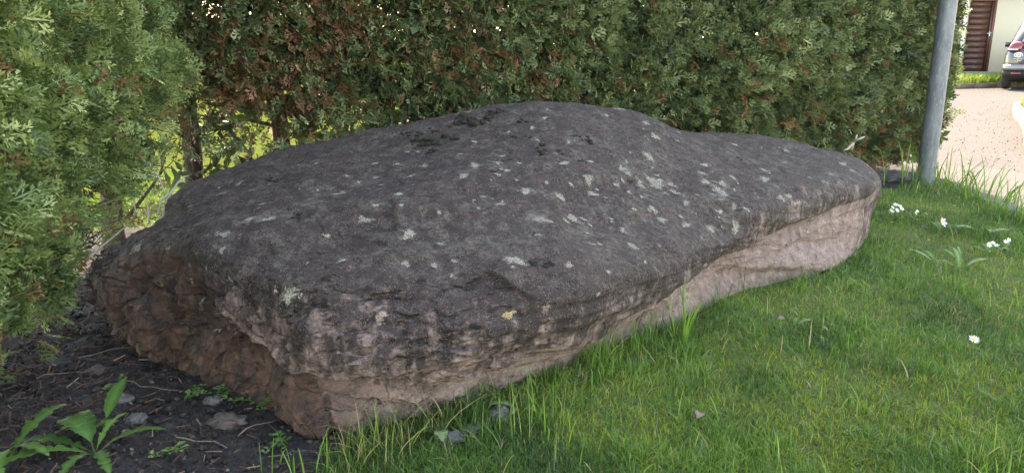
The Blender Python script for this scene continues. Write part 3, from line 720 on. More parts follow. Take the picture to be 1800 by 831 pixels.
# ------------------------------------------------------------------ pole, kerbs, house, car
def galv_material():
    m, t, b = newmat('galvanised_steel'); v = objco(t, (1, 1, 0.35))
    n1 = noise(t, v, 13, 6, 0.72); n2 = noise(t, v, 60, 5, 0.7)
    c = ramp(t, n1, [(0.36, (0.075, 0.088, 0.105)), (0.55, (0.125, 0.14, 0.158)), (0.75, (0.19, 0.205, 0.22))])
    c = mix(t, mr(t, n2, 0.54, 0.66, 0, 0.6), c, (0.25, 0.26, 0.27))
    sc_ = noise(t, objco(t, (60, 60, 2)), 1.0, 4, 0.6); c = mix(t, mr(t, sc_, 0.60, 0.70, 0, 0.5), c, (0.075, 0.075, 0.075))
    t.links.new(c, b.inputs['Base Color']); b.inputs['Metallic'].default_value = 0.25; b.inputs['Roughness'].default_value = 0.55
    bump(t, b, n2, 0.15, 0.003); return m
M_GALV = galv_material()
pole = empty('metal_pole', (2.79, 5.07, 0), 'grey galvanised round metal pole standing in grass at the hedge end', 'pole')
V, F = tube([(0, 0, -0.1), (0, 0, 0.02), (0, 0, 1.5), (0.004, 0, 3.2)], [0.056, 0.056, 0.054, 0.052], 40)
mk('shaft', V, F, M_GALV, pole, None, True)
V, F = tube([(0.004, 0, 3.195), (0.004, 0, 3.22), (0.004, 0, 3.24), (0.004, 0, 3.245)], [0.055, 0.055, 0.045, 0.01], 32)
mk('end_cap', V, F, plain('dark_plastic', (0.03, 0.03, 0.03), 0.5), pole, None, True)

def lump(rx, ry, rz, seed, n=14, amp=0.18, freq=2.2):
    u = np.linspace(0, np.pi, n); v = np.linspace(0, 2 * np.pi, 2 * n, endpoint=False)
    uu, vv = np.meshgrid(u, v, indexing='ij')
    D = np.stack([np.sin(uu) * np.cos(vv), np.sin(uu) * np.sin(vv), np.cos(uu)], -1).reshape(-1, 3)
    r = 1 + amp * fbm(D * freq + seed * 3.7, 3)
    ix = np.arange(n * 2 * n).reshape(n, 2 * n)
    q = np.stack([ix[:-1], np.roll(ix, -1, 1)[:-1], np.roll(ix, -1, 1)[1:], ix[1:]], -1).reshape(-1, 4)[:, ::-1]
    return D * r[:, None] * np.array([rx, ry, rz]), q
M_STONE = plain('grey_stone', (0.070, 0.066, 0.064), 0.85, 0, 0.35, 30, 0.5)
M_STONE_RED = plain('brown_stone', (0.055, 0.042, 0.037), 0.85, 0, 0.35, 30, 0.5)
def stone(x, y, r, seed, label, mat=M_STONE, flat=0.55, z=None, rzr=0.0):
    V, q = lump(r[0], r[1], r[0] * flat, seed, 22, 0.38, 1.5); V += 0.06 * r[0] * fbm(V / r[0] * 3 + seed, 3)[:, None]
    o = mk('stone', V, q, mat, None, None, True); o.location = (x, y, (float(ground_z(np.array([x]), np.array([y]))[0]) + r[0] * flat * 0.35) if z is None else z)
    o.rotation_euler = (0, 0, rzr); tag(o, label, 'stone'); return o
stone(2.66, 5.17, (0.13, 0.10), 3, 'flat grey stone in the grass left of the metal pole', flat=0.4)
stone(-1.00, 1.79, (0.030, 0.022), 1, 'angular pale grey stone on the soil behind the dandelion')
stone(-0.70, 1.70, (0.046, 0.03), 2, 'larger flat brownish stone in soil below the boulder', M_STONE_RED, 0.4)
stone(-0.14, 1.62, (0.034, 0.026), 4, 'rounded bluish grey stone in the grass at the boulder foot')
stone(-0.03, 1.72, (0.026, 0.030), 5, 'upright grey stone half hidden in grass right of the rounded stone', flat=0.9)
stone(-0.10, 1.66, (0.024, 0.020), 6, 'small dark stone just behind the rounded stone')
stone(-1.16, 1.98, (0.026, 0.020), 7, 'reddish clod lying on soil beside the hedge foot', M_STONE_RED)
stone(-0.77, 1.80, (0.022, 0.018), 8, 'small grey stone at the shaded foot of the boulder')
stone(-0.92, 1.70, (0.026, 0.020), 9, 'small bluish stone on soil right of the upright dandelion leaf')

# kerbed grass island on the drive
M_KERB = plain('pale_concrete', (0.14, 0.135, 0.126), 0.9, 0, 0.2, 25, 0.4)
isl = np.array([-0.12, 0]) + np.array([(4.9, 6.9), (5.15, 7.45), (5.7, 8.3), (6.3, 9.25), (6.75, 10.0), (7.35, 11.05), (8.1, 12.15), (9.2, 13.0), (11.5, 13.2), (13.0, 11.0), (12.0, 8.2), (9.0, 6.4), (6.2, 6.0), (5.2, 6.3)])
def dens_loop(P_, k=6):
    P_ = np.asarray(P_); n = len(P_); out = []
    for i in range(n):
        p0, p1, p2, p3 = P_[i - 1], P_[i], P_[(i + 1) % n], P_[(i + 2) % n]
        for t in np.arange(k) / k: out.append(0.5 * (2 * p1 + (p2 - p0) * t + (2 * p0 - 5 * p1 + 4 * p2 - p3) * t ** 2 + (3 * p1 - p0 - 3 * p2 + p3) * t ** 3))
    return np.array(out)
lp = dens_loop(isl); cen = lp.mean(0); inn = cen + (lp - cen) * (1 - 0.16 / np.linalg.norm(lp - cen, axis=1))[:, None]
n = len(lp); kroot = empty('kerb', (cen[0], cen[1], 0), 'curved pale concrete kerb edging the grass island on the drive', 'kerb')
per = 6                                                   # six curve steps to a kerb stone
for s0 in range(0, n, per):
    idx = [(s0 + j) % n for j in range(per + 1)]
    o_, i_ = lp[idx] - cen, inn[idx] - cen
    e = 0.006; o_[0] += (o_[1] - o_[0]) * 0.03; i_[0] += (i_[1] - i_[0]) * 0.03
    m_ = len(idx)
    V = np.concatenate([np.column_stack([o_, np.full(m_, -0.05)]), np.column_stack([o_, np.full(m_, 0.09)]), np.column_stack([o_ * 0.995, np.full(m_, 0.105)]), np.column_stack([i_, np.full(m_, 0.105)]), np.column_stack([i_, np.full(m_, -0.05)])])
    Fq = [(r * m_ + j, r * m_ + j + 1, (r + 1) * m_ + j + 1, (r + 1) * m_ + j) for r in range(4) for j in range(m_ - 1)]
    Fq += [(0, m_, 2 * m_, 3 * m_)] ; capq = [(m_ - 1, 4 * m_ - 1, 3 * m_ - 1, 2 * m_ - 1)]
    mk('kerb_stone', V, np.array(Fq + capq), M_KERB, kroot)
V = np.concatenate([[[cen[0], cen[1], 0.10]], np.column_stack([inn, np.full(n, 0.075)])])
tag(mk('island_ground', V, np.array([(0, 1 + j, 1 + (j + 1) % n) for j in range(n)]), field_material()), kind='structure')
g = np.random.default_rng(12)
th = g.random(26000) * 2 * np.pi; rr = np.sqrt(g.random(26000)); k_ = (th / (2 * np.pi) * n).astype(int) % n
bp = cen + (inn[k_] - cen) * rr[:, None] * 0.99
ok = bp[:, 0] < 9.8; bp = bp[ok]; m_ = len(bp)
V, F, T = blades(bp[:, 0], bp[:, 1], np.full(m_, 0.08), g.uniform(0.08, 0.2, m_), g.uniform(0.006, 0.012, m_), np.clip(0.72 + 0.16 * g.normal(size=m_), 0, 1), g, 0.5, 2)
tag(mk('grass', V, F, M_GRASS, None, {'tint': T}), 'sunlit yellowish grass on the kerbed island beside the driveway', 'grass', kind='stuff')

# planted strip in front of the house, with an edging
A_, B_ = np.array([10.2, 19.0]), np.array([17.5, 22.0]); dv = (B_ - A_) / np.linalg.norm(B_ - A_); nv = np.array([-dv[1], dv[0]]); Ls = np.linalg.norm(B_ - A_)
eroot = empty('bed_edging', (*A_, 0), 'low dark edging stones along the grass strip before the house', 'edging')
Mdk = plain('dark_edging', (0.10, 0.085, 0.07), 0.9, 0, 0.3, 10, 0.4)
for k in range(int(Ls / 0.8)):
    V, F = box(k * 0.8, k * 0.8 + 0.78, -0.08, 0.02, -0.05, 0.09)
    V = np.column_stack([V[:, :1] * dv + V[:, 1:2] * nv, V[:, 2]]); mk('edging_stone', V, F, Mdk, eroot)
c4 = np.array([A_ + nv * 0.02, B_ + nv * 0.02, B_ + nv * 1.2, A_ + nv * 2.6])
tag(mk('strip_ground', np.column_stack([c4, [0.06] * 4]), np.array([(0, 1, 2, 3)]), field_material()), kind='structure')
m_ = 9000; a = g.random(m_) * Ls; b_ = 0.05 + g.random(m_) ** 1.3 * 1.1
bp = A_ + a[:, None] * dv + b_[:, None] * nv
V, F, T = blades(bp[:, 0], bp[:, 1], np.full(m_, 0.05), g.uniform(0.12, 0.34, m_), g.uniform(0.012, 0.03, m_), np.clip(0.70 + 0.14 * g.normal(size=m_), 0, 0.9), g, 0.5, 2)
tag(mk('grass', V, F, M_GRASS, None, {'tint': T}), 'bright sunlit grass strip in front of the house wall', 'grass', kind='stuff')

# house: rendered wall, plank door with frame and handle
hy = 23.3
house = empty('house', (13.0, hy, 0), 'cream rendered house with a dark brown plank door behind the driveway', 'house')
M_WALL = plain('cream_render', (0.46, 0.415, 0.335), 0.9, 0, 0.06, 60, 0.2)
M_WOOD = None
def wood_material(name, c):
    m, t, b = newmat(name); f = noise(t, objco(t, (2, 2, 26)), 2.0, 5, 0.6)
    t.links.new(ramp(t, f, [(0.3, tuple(k * 0.85 for k in c)), (0.7, tuple(k * 1.15 for k in c))]), b.inputs['Base Color'])
    b.inputs['Roughness'].default_value = 0.5; bump(t, b, f, 0.3, 0.004); return m
M_WOOD = wood_material('brown_door_wood', (0.060, 0.021, 0.014))
d0, d1 = 13.47 - 13.0, 14.30 - 13.0
parts = [box(-3, d0, 0, 0.3, 0.18, 2.75), box(d1, 11, 0, 0.3, 0.18, 2.75), box(d0, d1, 0, 0.3, 2.36, 2.75), box(-3, -2.7, 0.3, 7, 0.18, 2.75), box(10.7, 11, 0.3, 7, 0.18, 2.75), box(-2.7, 10.7, 6.7, 7, 0.18, 2.75), box(d0, d1, 0.2, 0.3, 0.29, 2.36)]
V, F = joinm(parts); mk('wall', V, F, M_WALL, house)
V, F = joinm([box(-3, d0 - 0.02, -0.03, 0.28, -0.15, 0.179), box(d1 + 0.02, 11, -0.03, 0.28, -0.15, 0.179)]); mk('plinth', V, F, plain('grey_render', (0.42, 0.41, 0.38), 0.9), house)
V, F = box(d0 - 0.02, d1 + 0.02, -0.25, 0.28, -0.15, 0.285); mk('door_step', V, F, M_KERB, house)
door = mk('door', *box(d0 + 0.05, d1 - 0.05, 0.10, 0.14, 0.30, 2.31), M_WOOD, house)
for k in range(12):                                       # horizontal planks
    z0 = 0.31 + k * 0.166
    mk('plank', *box(d0 + 0.055, d1 - 0.13, 0.097, 0.102, z0, z0 + 0.1645), M_WOOD, door)
mk('stile', *box(d1 - 0.12, d1 - 0.052, 0.07, 0.102, 0.305, 2.305), M_WOOD, door)
M_FRAME = wood_material('door_frame_wood', (0.12, 0.05, 0.035))
V, F = joinm([box(d0, d0 + 0.048, 0.04, 0.16, 0.287, 2.357), box(d1 - 0.048, d1, 0.04, 0.16, 0.287, 2.357), box(d0 + 0.048, d1 - 0.048, 0.04, 0.16, 2.312, 2.357)]); mk('door_frame', V, F, M_FRAME, house)
M_CHROME = plain('satin_metal', (0.6, 0.6, 0.6), 0.3, 0.9, 0.05)
V, F = joinm([box(d1 - 0.105, d1 - 0.07, 0.055, 0.072, 1.22, 1.46), tube([(d1 - 0.088, 0.06, 1.40), (d1 - 0.088, 0.0, 1.40), (d1 - 0.10, -0.005, 1.40), (d1 - 0.20, -0.005, 1.39)], 0.012, 8)]); mk('handle', V, F, M_CHROME, door)
M_WHITE = plain('white_paint', (0.62, 0.61, 0.58), 0.6, 0, 0.05)
pv, pf = tube([(d0 - 0.12, -0.06, 0.1), (d0 - 0.12, -0.06, 2.7)], 0.045, 14); mk('downpipe', pv, pf, M_WHITE, house, None, True)
roof_m = plain('roof_tile', (0.22, 0.09, 0.06), 0.85, 0, 0.3, 12, 0.5)
V = np.array([(-3.4, -0.35, 2.70), (11.4, -0.35, 2.70), (11.4, 3.5, 4.3), (-3.4, 3.5, 4.3), (11.4, 7.4, 2.70), (-3.4, 7.4, 2.70), (-3.4, -0.35, 2.82), (11.4, -0.35, 2.82), (11.4, 3.5, 4.42), (-3.4, 3.5, 4.42), (11.4, 7.4, 2.82), (-3.4, 7.4, 2.82)], float)
F = np.array([(0, 3, 2, 1), (3, 5, 4, 2), (6, 7, 8, 9), (9, 8, 10, 11), (0, 1, 7, 6), (4, 5, 11, 10), (0, 6, 9, 3), (3, 9, 11, 5), (1, 2, 8, 7), (2, 4, 10, 8)]); mk('roof', V, F, roof_m, house)

# parked car, rear towards the camera
car = empty('parked_car', (12.52, 18.15, -0.03), 'dark blue estate car with red tail light and oval sticker parked before the house', 'car')
car.rotation_euler = (0, 0, -math.atan2(0.56, 0.83))
def paint(name, c, rough=0.25, metal=0.3):
    m, t, b = newmat(name); b.inputs['Roughness'].default_value = rough; b.inputs['Metallic'].default_value = metal
    f = noise(t, objco(t), 5, 3); t.links.new(ramp(t, f, [(0.3, tuple(k * 0.9 for k in c)), (0.7, tuple(k * 1.1 for k in c))]), b.inputs['Base Color'])
    b.inputs['Coat Weight'].default_value = 0.8; b.inputs['Coat Roughness'].default_value = 0.06; return m
M_NAVY = paint('navy_car_paint', (0.008, 0.010, 0.018), 0.3, 0.1); M_SILV = paint('silver_trim', (0.13, 0.13, 0.135), 0.4, 0.3)
M_GLASS = plain('car_glass', (0.02, 0.022, 0.025), 0.06, 0.0, 0.1, 3, 0, 0.8); M_RED = paint('red_lens', (0.16, 0.006, 0.008), 0.15, 0); M_LENS = paint('clear_lens', (0.38, 0.35, 0.35), 0.1, 0)
M_BLK = plain('black_rubber', (0.018, 0.018, 0.018), 0.75); M_BLACKP = plain('black_plastic', (0.010, 0.010, 0.011), 0.6, 0, 0.15, 30, 0, 0.2)
def rrect(hw, y0, y1, r, n=6):
    c = []
    for cx, cy, a0 in ((hw - r, y0 + r, -90), (hw - r, y1 - r, 0), (-hw + r, y1 - r, 90), (-hw + r, y0 + r, 180)):
        for k in range(n + 1): a = R(a0 + 90 * k / n); c.append((cx + r * math.cos(a), cy + r * math.sin(a)))
    return np.array(c)
def loftz(secs):
    rings = [np.column_stack([rrect(hw, y0, y1, r), np.full(28, z)]) for z, hw, y0, y1, r in secs]; m_ = 28
    V = np.concatenate(rings); F = []
    for k in range(len(rings) - 1):
        F += [(k * m_ + j, k * m_ + (j + 1) % m_, (k + 1) * m_ + (j + 1) % m_, (k + 1) * m_ + j) for j in range(m_)]
    T = [(t_, a_, b_) for t_, a_, b_ in [(0, j + 1, j) for j in range(1, m_ - 1)]] + [((len(rings) - 1) * m_, (len(rings) - 1) * m_ + j, (len(rings) - 1) * m_ + j + 1) for j in range(1, m_ - 1)]
    return V, [np.array(F), np.array(T)]
V, F = loftz([(0.30, 0.83, 0.10, 4.35, 0.25), (0.36, 0.88, 0.04, 4.45, 0.28), (0.60, 0.90, 0.02, 4.48, 0.30), (0.80, 0.90, 0.03, 4.42, 0.30), (0.92, 0.88, 0.05, 4.25, 0.32), (1.00, 0.85, 0.08, 4.0, 0.35)])
V[:, 2] -= np.where(V[:, 2] > 0.75, np.clip((V[:, 1] - 3.2) * 0.10, 0, 0.12), 0)
body = mk('body', V, F, M_NAVY, car, None, True)
V, F = loftz([(0.98, 0.84, 0.07, 3.45, 0.20), (1.10, 0.81, 0.13, 3.2, 0.22), (1.35, 0.73, 0.30, 2.75, 0.25), (1.54, 0.655, 0.45, 2.35, 0.28), (1.62, 0.60, 0.58, 2.15, 0.28), (1.645, 0.50, 0.75, 1.95, 0.25)])
mk('cabin', V, F, M_NAVY, car, None, True)
V, F = loftz([(0.235, 0.80, 0.04, 0.5, 0.16), (0.28, 0.875, -0.03, 0.6, 0.24), (0.36, 0.905, -0.06, 0.62, 0.26), (0.47, 0.905, -0.065, 0.62, 0.26)]); bum = mk('bumper', V, F, M_BLACKP, car, None, True)
V, F = loftz([(0.475, 0.912, -0.07, 0.64, 0.26), (0.50, 0.915, -0.085, 0.64, 0.26), (0.56, 0.915, -0.085, 0.64, 0.26), (0.60, 0.905, -0.05, 0.62, 0.26)]); mk('bumper_strip', V, F, M_SILV, bum, None, True)
for sx in (-1, 1):
    mk('reflector', *box(sx * 0.62 - 0.10, sx * 0.62 + 0.10, -0.078, -0.05, 0.375, 0.415), M_RED, bum)
def quadslab(P4, nrm, th):
    P4 = np.array(P4, float); nrm = np.array(nrm, float) / np.linalg.norm(nrm) * th
    V = np.concatenate([P4 - nrm, P4 + nrm]); F = np.array([(3, 2, 1, 0), (4, 5, 6, 7), (0, 1, 5, 4), (1, 2, 6, 5), (2, 3, 7, 6), (3, 0, 4, 7)]); return V, F
V, F = quadslab([(-0.60, 0.125, 1.09), (0.60, 0.125, 1.09), (0.50, 0.425, 1.50), (-0.50, 0.425, 1.50)], (0, -0.8, 0.6), 0.012); mk('rear_window', V, F, M_GLASS, car)
V, F = tube([(0.02, 0.10, 1.10), (-0.1, 0.125, 1.135), (-0.38, 0.14, 1.15)], [0.012, 0.009, 0.006], 6); mk('wiper', V, F, M_BLACKP, car)
for sx in (-1, 1):
    for (a0, a1, t0, t1) in ((0.45, 1.25, 0.62, 1.22), (1.30, 2.15, 1.27, 2.05), (2.20, 3.0, 2.10, 2.32)):
        V, F = quadslab([(sx * 0.815, a0, 1.08), (sx * 0.815, a1, 1.08), (sx * 0.675, t1, 1.50), (sx * 0.675, t0, 1.50)], (sx * 0.95, 0, 0.3), 0.010)
        mk('side_window', V, F, M_GLASS, car)
    # wrap-round tail light: red lens over a clear band
    V, F = loftz([(0.92, 0.145, 0, 0.30, 0.10), (0.98, 0.15, 0.0, 0.32, 0.10), (1.08, 0.135, 0.045, 0.32, 0.10), (1.13, 0.10, 0.10, 0.30, 0.08)])
    V[:, 0] += sx * (0.71 - np.clip((V[:, 2] - 0.95) * 0.25, 0, 1)); V[:, 1] += 0.025
    tl = mk('tail_light', V, F, M_RED, car, None, True)
    V, F = loftz([(0.93, 0.125, -0.006, 0.25, 0.08), (0.965, 0.125, -0.006, 0.25, 0.08)]); V[:, 0] += sx * 0.73; V[:, 1] += 0.020
    mk('clear_band', V, F, M_LENS, tl, None, True)
    V, F = quadslab([(sx * 0.86, 2.75, 1.02), (sx * 1.0, 2.75, 1.02), (sx * 1.0, 2.72, 1.14), (sx * 0.86, 2.72, 1.14)], (0, 1, 0), 0.05); mk('wing_mirror', V, F, M_NAVY, car)
    for wy in (0.78, 3.55):
        V, F = tube([(0, 0, 0), (0.03, 0, 0), (0.11, 0, 0), (0.19, 0, 0), (0.22, 0, 0)], [0.27, 0.325, 0.335, 0.325, 0.27], 28)
        V += np.array([sx * 0.80 - 0.11, wy, 0.335]); wh = mk('wheel', V, F, M_BLK, car, None, True)
        V, F = tube([(sx * 0.88, wy, 0.335), (sx * 0.915, wy, 0.335)], [0.21, 0.20], 20); mk('rim', V, F, M_SILV, wh, None, True)
V, F = tube([(0.45, 0.5, 0.25), (0.45, -0.07, 0.25)], 0.03, 12); mk('exhaust_pipe', V, F, M_CHROME, car)
V, F = joinm([box(-0.26, 0.26, -0.004, 0.025, 0.66, 0.77)]); mk('number_plate', V, F, M_WHITE, car)
# oval country sticker with its letters, small chrome lettering under it
a = np.linspace(0, 2 * np.pi, 28, endpoint=False)
V = np.concatenate([[[0, 0, 0]], np.stack([0.092 * np.cos(a), 0 * a, 0.062 * np.sin(a)], 1)]); V = np.concatenate([V, V + np.array([0, 0.004, 0])])
F = [(0, 1 + j, 1 + (j + 1) % 28) for j in range(28)] + [(1 + j, 30 + j, 30 + (j + 1) % 28) for j in range(28)] + [(1 + j, 30 + (j + 1) % 28, 1 + (j + 1) % 28) for j in range(28)]
st_ = mk('oval_sticker', V, np.array(F), M_WHITE, car); st_.location = (-0.62, 0.004, 0.82)
def letters(txt, size, mat, parent, loc, name):
    cu = bpy.data.curves.new(name, 'FONT'); cu.body = txt; cu.size = size; cu.align_x = 'CENTER'; cu.align_y = 'CENTER'; cu.extrude = 0.002
    tmp = bpy.data.objects.new(name, cu); COL.objects.link(tmp)
    me = bpy.data.meshes.new_from_object(tmp.evaluated_get(bpy.context.evaluated_depsgraph_get())); bpy.data.objects.remove(tmp)
    o = bpy.data.objects.new(name, me); COL.objects.link(o); me.materials.clear(); me.materials.append(mat)
    o.parent = parent; o.location = loc; o.rotation_euler = (R(90), 0, 0); return o
letters('CH', 0.105, M_BLACKP, st_, (0, -0.003, 0), 'letters')
parts = [box(-0.70 + 0.028 * k, -0.70 + 0.028 * k + 0.018, 0.006, 0.03, 0.715, 0.735) for k in range(6)] + [box(-0.62 + 0.028 * k, -0.62 + 0.028 * k + 0.018, 0.006, 0.03, 0.675, 0.695) for k in range(3)]
V, F = joinm(parts); mk('badge', V, F, M_CHROME, car)
# ------------------------------------------------------------------ lichen and moss on the boulder (parts of it)
LICHEN = [(0.007,1.892,0.356,0.034),(0.149,1.911,0.331,0.018),(0.257,1.956,0.302,0.011),(0.221,1.877,0.267,0.010),(0.334,2.222,0.360,0.017),(0.350,2.134,0.330,0.025),(0.228,2.078,0.353,0.016),(0.480,2.376,0.354,0.024),(0.305,2.271,0.385,0.010),(0.173,2.492,0.515,0.019),(0.499,2.766,0.507,0.031),(0.767,2.740,0.385,0.050),(0.718,2.771,0.415,0.027),(0.501,2.640,0.429,0.048),(0.186,2.202,0.400,0.030),(0.081,2.122,0.414,0.036),(0.044,2.291,0.466,0.024),(-0.189,1.961,0.387,0.018),(0.085,1.785,0.264,0.016),(-0.302,1.661,0.293,0.021),(-0.519,2.236,0.467,0.027),(-0.290,2.481,0.517,0.021),(-0.151,2.348,0.501,0.027),(1.348,3.181,0.371,0.024),(1.004,2.978,0.385,0.032),(0.568,2.671,0.418,0.020),(-0.033,2.179,0.444,0.017),(-0.460,2.541,0.508,0.013),(-0.717,2.536,0.509,0.008),(-0.590,2.178,0.461,0.012),(0.856,2.898,0.407,0.020),(1.523,3.360,0.363,0.023),(-0.334,2.189,0.467,0.017),(-0.410,2.058,0.439,0.022),(-0.085,2.224,0.461,0.017),(0.370,3.019,0.630,0.020),(0.752,2.931,0.451,0.022),(1.068,2.891,0.335,0.020),(0.149,2.303,0.446,0.023),(0.596,2.558,0.368,0.020),(-0.018,2.404,0.510,0.013),(0.372,2.594,0.481,0.018),(0.383,2.457,0.426,0.015),(-0.726,2.161,0.447,0.015),(-0.326,2.395,0.493,0.015),(1.191,3.293,0.411,0.020),(-0.146,1.879,0.363,0.012),(0.383,2.094,0.295,0.011),(0.072,2.752,0.612,0.012),(0.201,2.690,0.567,0.014),(0.348,2.481,0.451,0.013),(0.108,2.364,0.480,0.013),(-0.890,2.444,0.466,0.015),(-0.530,2.416,0.490,0.011),(-0.897,2.009,0.302,0.019),(-0.826,1.906,0.238,0.021),(-0.776,1.897,0.170,0.014),(-0.593,2.296,0.474,0.010),(-0.129,2.649,0.572,0.012),(0.661,3.042,0.527,0.018),(0.838,2.671,0.325,0.016),(0.654,2.640,0.382,0.016)]
YELLOW = [(-0.004,1.736,0.269,0.018)]
MOSSC = [(-0.336,2.721,0.578,0.028),(-0.252,2.690,0.573,0.036),(-0.270,2.621,0.550,0.022),(-0.331,2.676,0.555,0.016),(-0.390,2.779,0.586,0.017),(-0.168,2.821,0.636,0.036),(-0.064,2.869,0.653,0.030),(-0.079,2.811,0.637,0.017),(0.042,2.790,0.633,0.017),(0.010,2.668,0.590,0.014),(0.092,2.609,0.555,0.023),(0.163,2.611,0.545,0.016),(0.278,2.733,0.573,0.020),(0.235,2.736,0.582,0.014),(0.246,2.568,0.514,0.015),(-0.054,2.391,0.508,0.013),(-0.591,2.057,0.436,0.017),(0.084,1.900,0.344,0.019),(0.060,2.683,0.588,0.012),(-0.013,2.490,0.531,0.011),(-0.207,2.776,0.615,0.021),(-0.120,2.782,0.627,0.019),(-0.277,2.752,0.597,0.016),(-0.766,2.442,0.482,0.018),(0.402,2.549,0.449,0.010),(0.940,3.119,0.442,0.012),(-0.489,2.491,0.497,0.008)]
def lichen_material(name, stops):
    m, t, b = newmat(name); v = objco(t)
    ed = attr(t, 'rim'); n1 = noise(t, v, 85, 5, 0.65); n2 = noise(t, v, 260, 3, 0.7)
    t.links.new(ramp(t, n2, stops), b.inputs['Base Color']); b.inputs['Roughness'].default_value = 0.9
    e = mth(t, 'ADD', mth(t, 'MULTIPLY', mth(t, 'SUBTRACT', n1, 0.5), 1.6), mth(t, 'MULTIPLY', mth(t, 'SUBTRACT', n2, 0.5), 1.1))
    e = mth(t, 'SUBTRACT', mth(t, 'ADD', e, 0.62), ed)
    t.links.new(mr(t, e, -0.06, 0.26, 0, 0.8), b.inputs['Alpha']); bump(t, b, n2, 0.5, 0.003); return m
M_LICHEN = lichen_material('grey_lichen', [(0.3, (0.065, 0.058, 0.047)), (0.5, (0.170, 0.157, 0.128)), (0.7, (0.28, 0.26, 0.215))])
M_LICHENW = lichen_material('white_lichen', [(0.3, (0.085, 0.077, 0.063)), (0.55, (0.23, 0.213, 0.175)), (0.75, (0.36, 0.338, 0.29))])
M_LICHENP = lichen_material('pinkish_lichen', [(0.3, (0.13, 0.09, 0.075)), (0.55, (0.24, 0.175, 0.15)), (0.75, (0.33, 0.26, 0.23))])
M_LICHENY = lichen_material('ochre_lichen', [(0.3, (0.19, 0.12, 0.05)), (0.55, (0.30, 0.205, 0.10)), (0.75, (0.36, 0.28, 0.18))])
def patch(p, r, mat, seed, lift=0.0016):
    g = np.random.default_rng(seed); p = Vector(p)
    loc, nrm, _, _ = ROCK_BVH.find_nearest(p)
    sm = Vector((0, 0, 0))
    for dx, dy in ((0, 0), (1, 0), (-1, 0), (0, 1), (0, -1)):
        _, nn, _, _ = ROCK_BVH.find_nearest(loc + Vector((dx, dy, 0)) * 0.012); sm += nn
    nrm = sm.normalized(); a = nrm.orthogonal().normalized(); b = nrm.cross(a)
    nr, na = 6, 30; ph = g.uniform(0, 6.28, 4); el = g.uniform(0.9, 1.12)
    V = [tuple(loc + nrm * lift)]; E = [0.0]
    for i in range(1, nr + 1):
        for j in range(na):
            th = j / na * 2 * math.pi
            rr = r * 1.25 * i / nr * (1 + 0.22 * math.sin(2 * th + ph[0]) + 0.16 * math.sin(3 * th + ph[1]) + 0.10 * math.sin(5 * th + ph[2]) + 0.07 * math.sin(9 * th + ph[3]))
            q = loc + a * (rr * math.cos(th) * el) + b * (rr * math.sin(th) / el)
            h, n2, _, _ = ROCK_BVH.find_nearest(q); V.append(tuple(h + nrm * lift)); E.append(i / nr)
    F = [(0, 1 + j, 1 + (j + 1) % na) for j in range(na)]
    for i in range(nr - 1):
        for j in range(na):
            q = 1 + i * na + j, 1 + i * na + (j + 1) % na, 1 + (i + 1) * na + (j + 1) % na, 1 + (i + 1) * na + j
            F += [(q[0], q[3], q[2]), (q[0], q[2], q[1])]
    mk('lichen_patch', V, np.array(F), mat, boulder, {'rim': E}, True)
for k, (x, y, z, r) in enumerate(LICHEN):
    patch((x, y, z), r, M_LICHENP if k in (4, 18, 19, 1, 2) else (M_LICHENW if k % 4 == 0 else M_LICHEN), 500 + k)
patch(YELLOW[0][:3], YELLOW[0][3], M_LICHENY, 700)
g = np.random.default_rng(31)
cand = np.where((top > 0.4) & (rp < 0.35))[0]
for k in range(210):
    i = int(g.choice(cand)); patch(RV[i], g.uniform(0.005, 0.014) if k % 5 else g.uniform(0.015, 0.03), M_LICHEN if k % 3 else M_LICHENW, 800 + k)
def moss_material():
    m, t, b = newmat('dark_rock_moss'); f = noise(t, objco(t), 260, 3, 0.7)
    t.links.new(ramp(t, f, [(0.3, (0.004, 0.0035, 0.002)), (0.55, (0.012, 0.011, 0.005)), (0.75, (0.034, 0.032, 0.012))]), b.inputs['Base Color'])
    b.inputs['Roughness'].default_value = 0.95; bump(t, b, f, 1.0, 0.006); return m
M_RMOSS = moss_material()
for k, (x, y, z, r) in enumerate(MOSSC):
    r *= 1.35; g = np.random.default_rng(900 + k); parts = []
    for j in range(int(3 + r * 150)):
        q = Vector((x, y, z)) + Vector((g.normal() * r * 0.55, g.normal() * r * 0.55, 0)); h, nn, _, _ = ROCK_BVH.find_nearest(q)
        s = r * g.uniform(0.16, 0.42); V, Fq = lump(s, s * g.uniform(0.7, 1.2), s * 0.5, k * 7 + j, 7, 0.45, 2.5)
        parts.append((V + np.array(h) + np.array(nn) * s * 0.08, np.concatenate([Fq[:, [0, 1, 2]], Fq[:, [0, 2, 3]]])))
    V, F = joinm(parts); mk('moss_cushion', V, F, M_RMOSS, boulder, None, True)

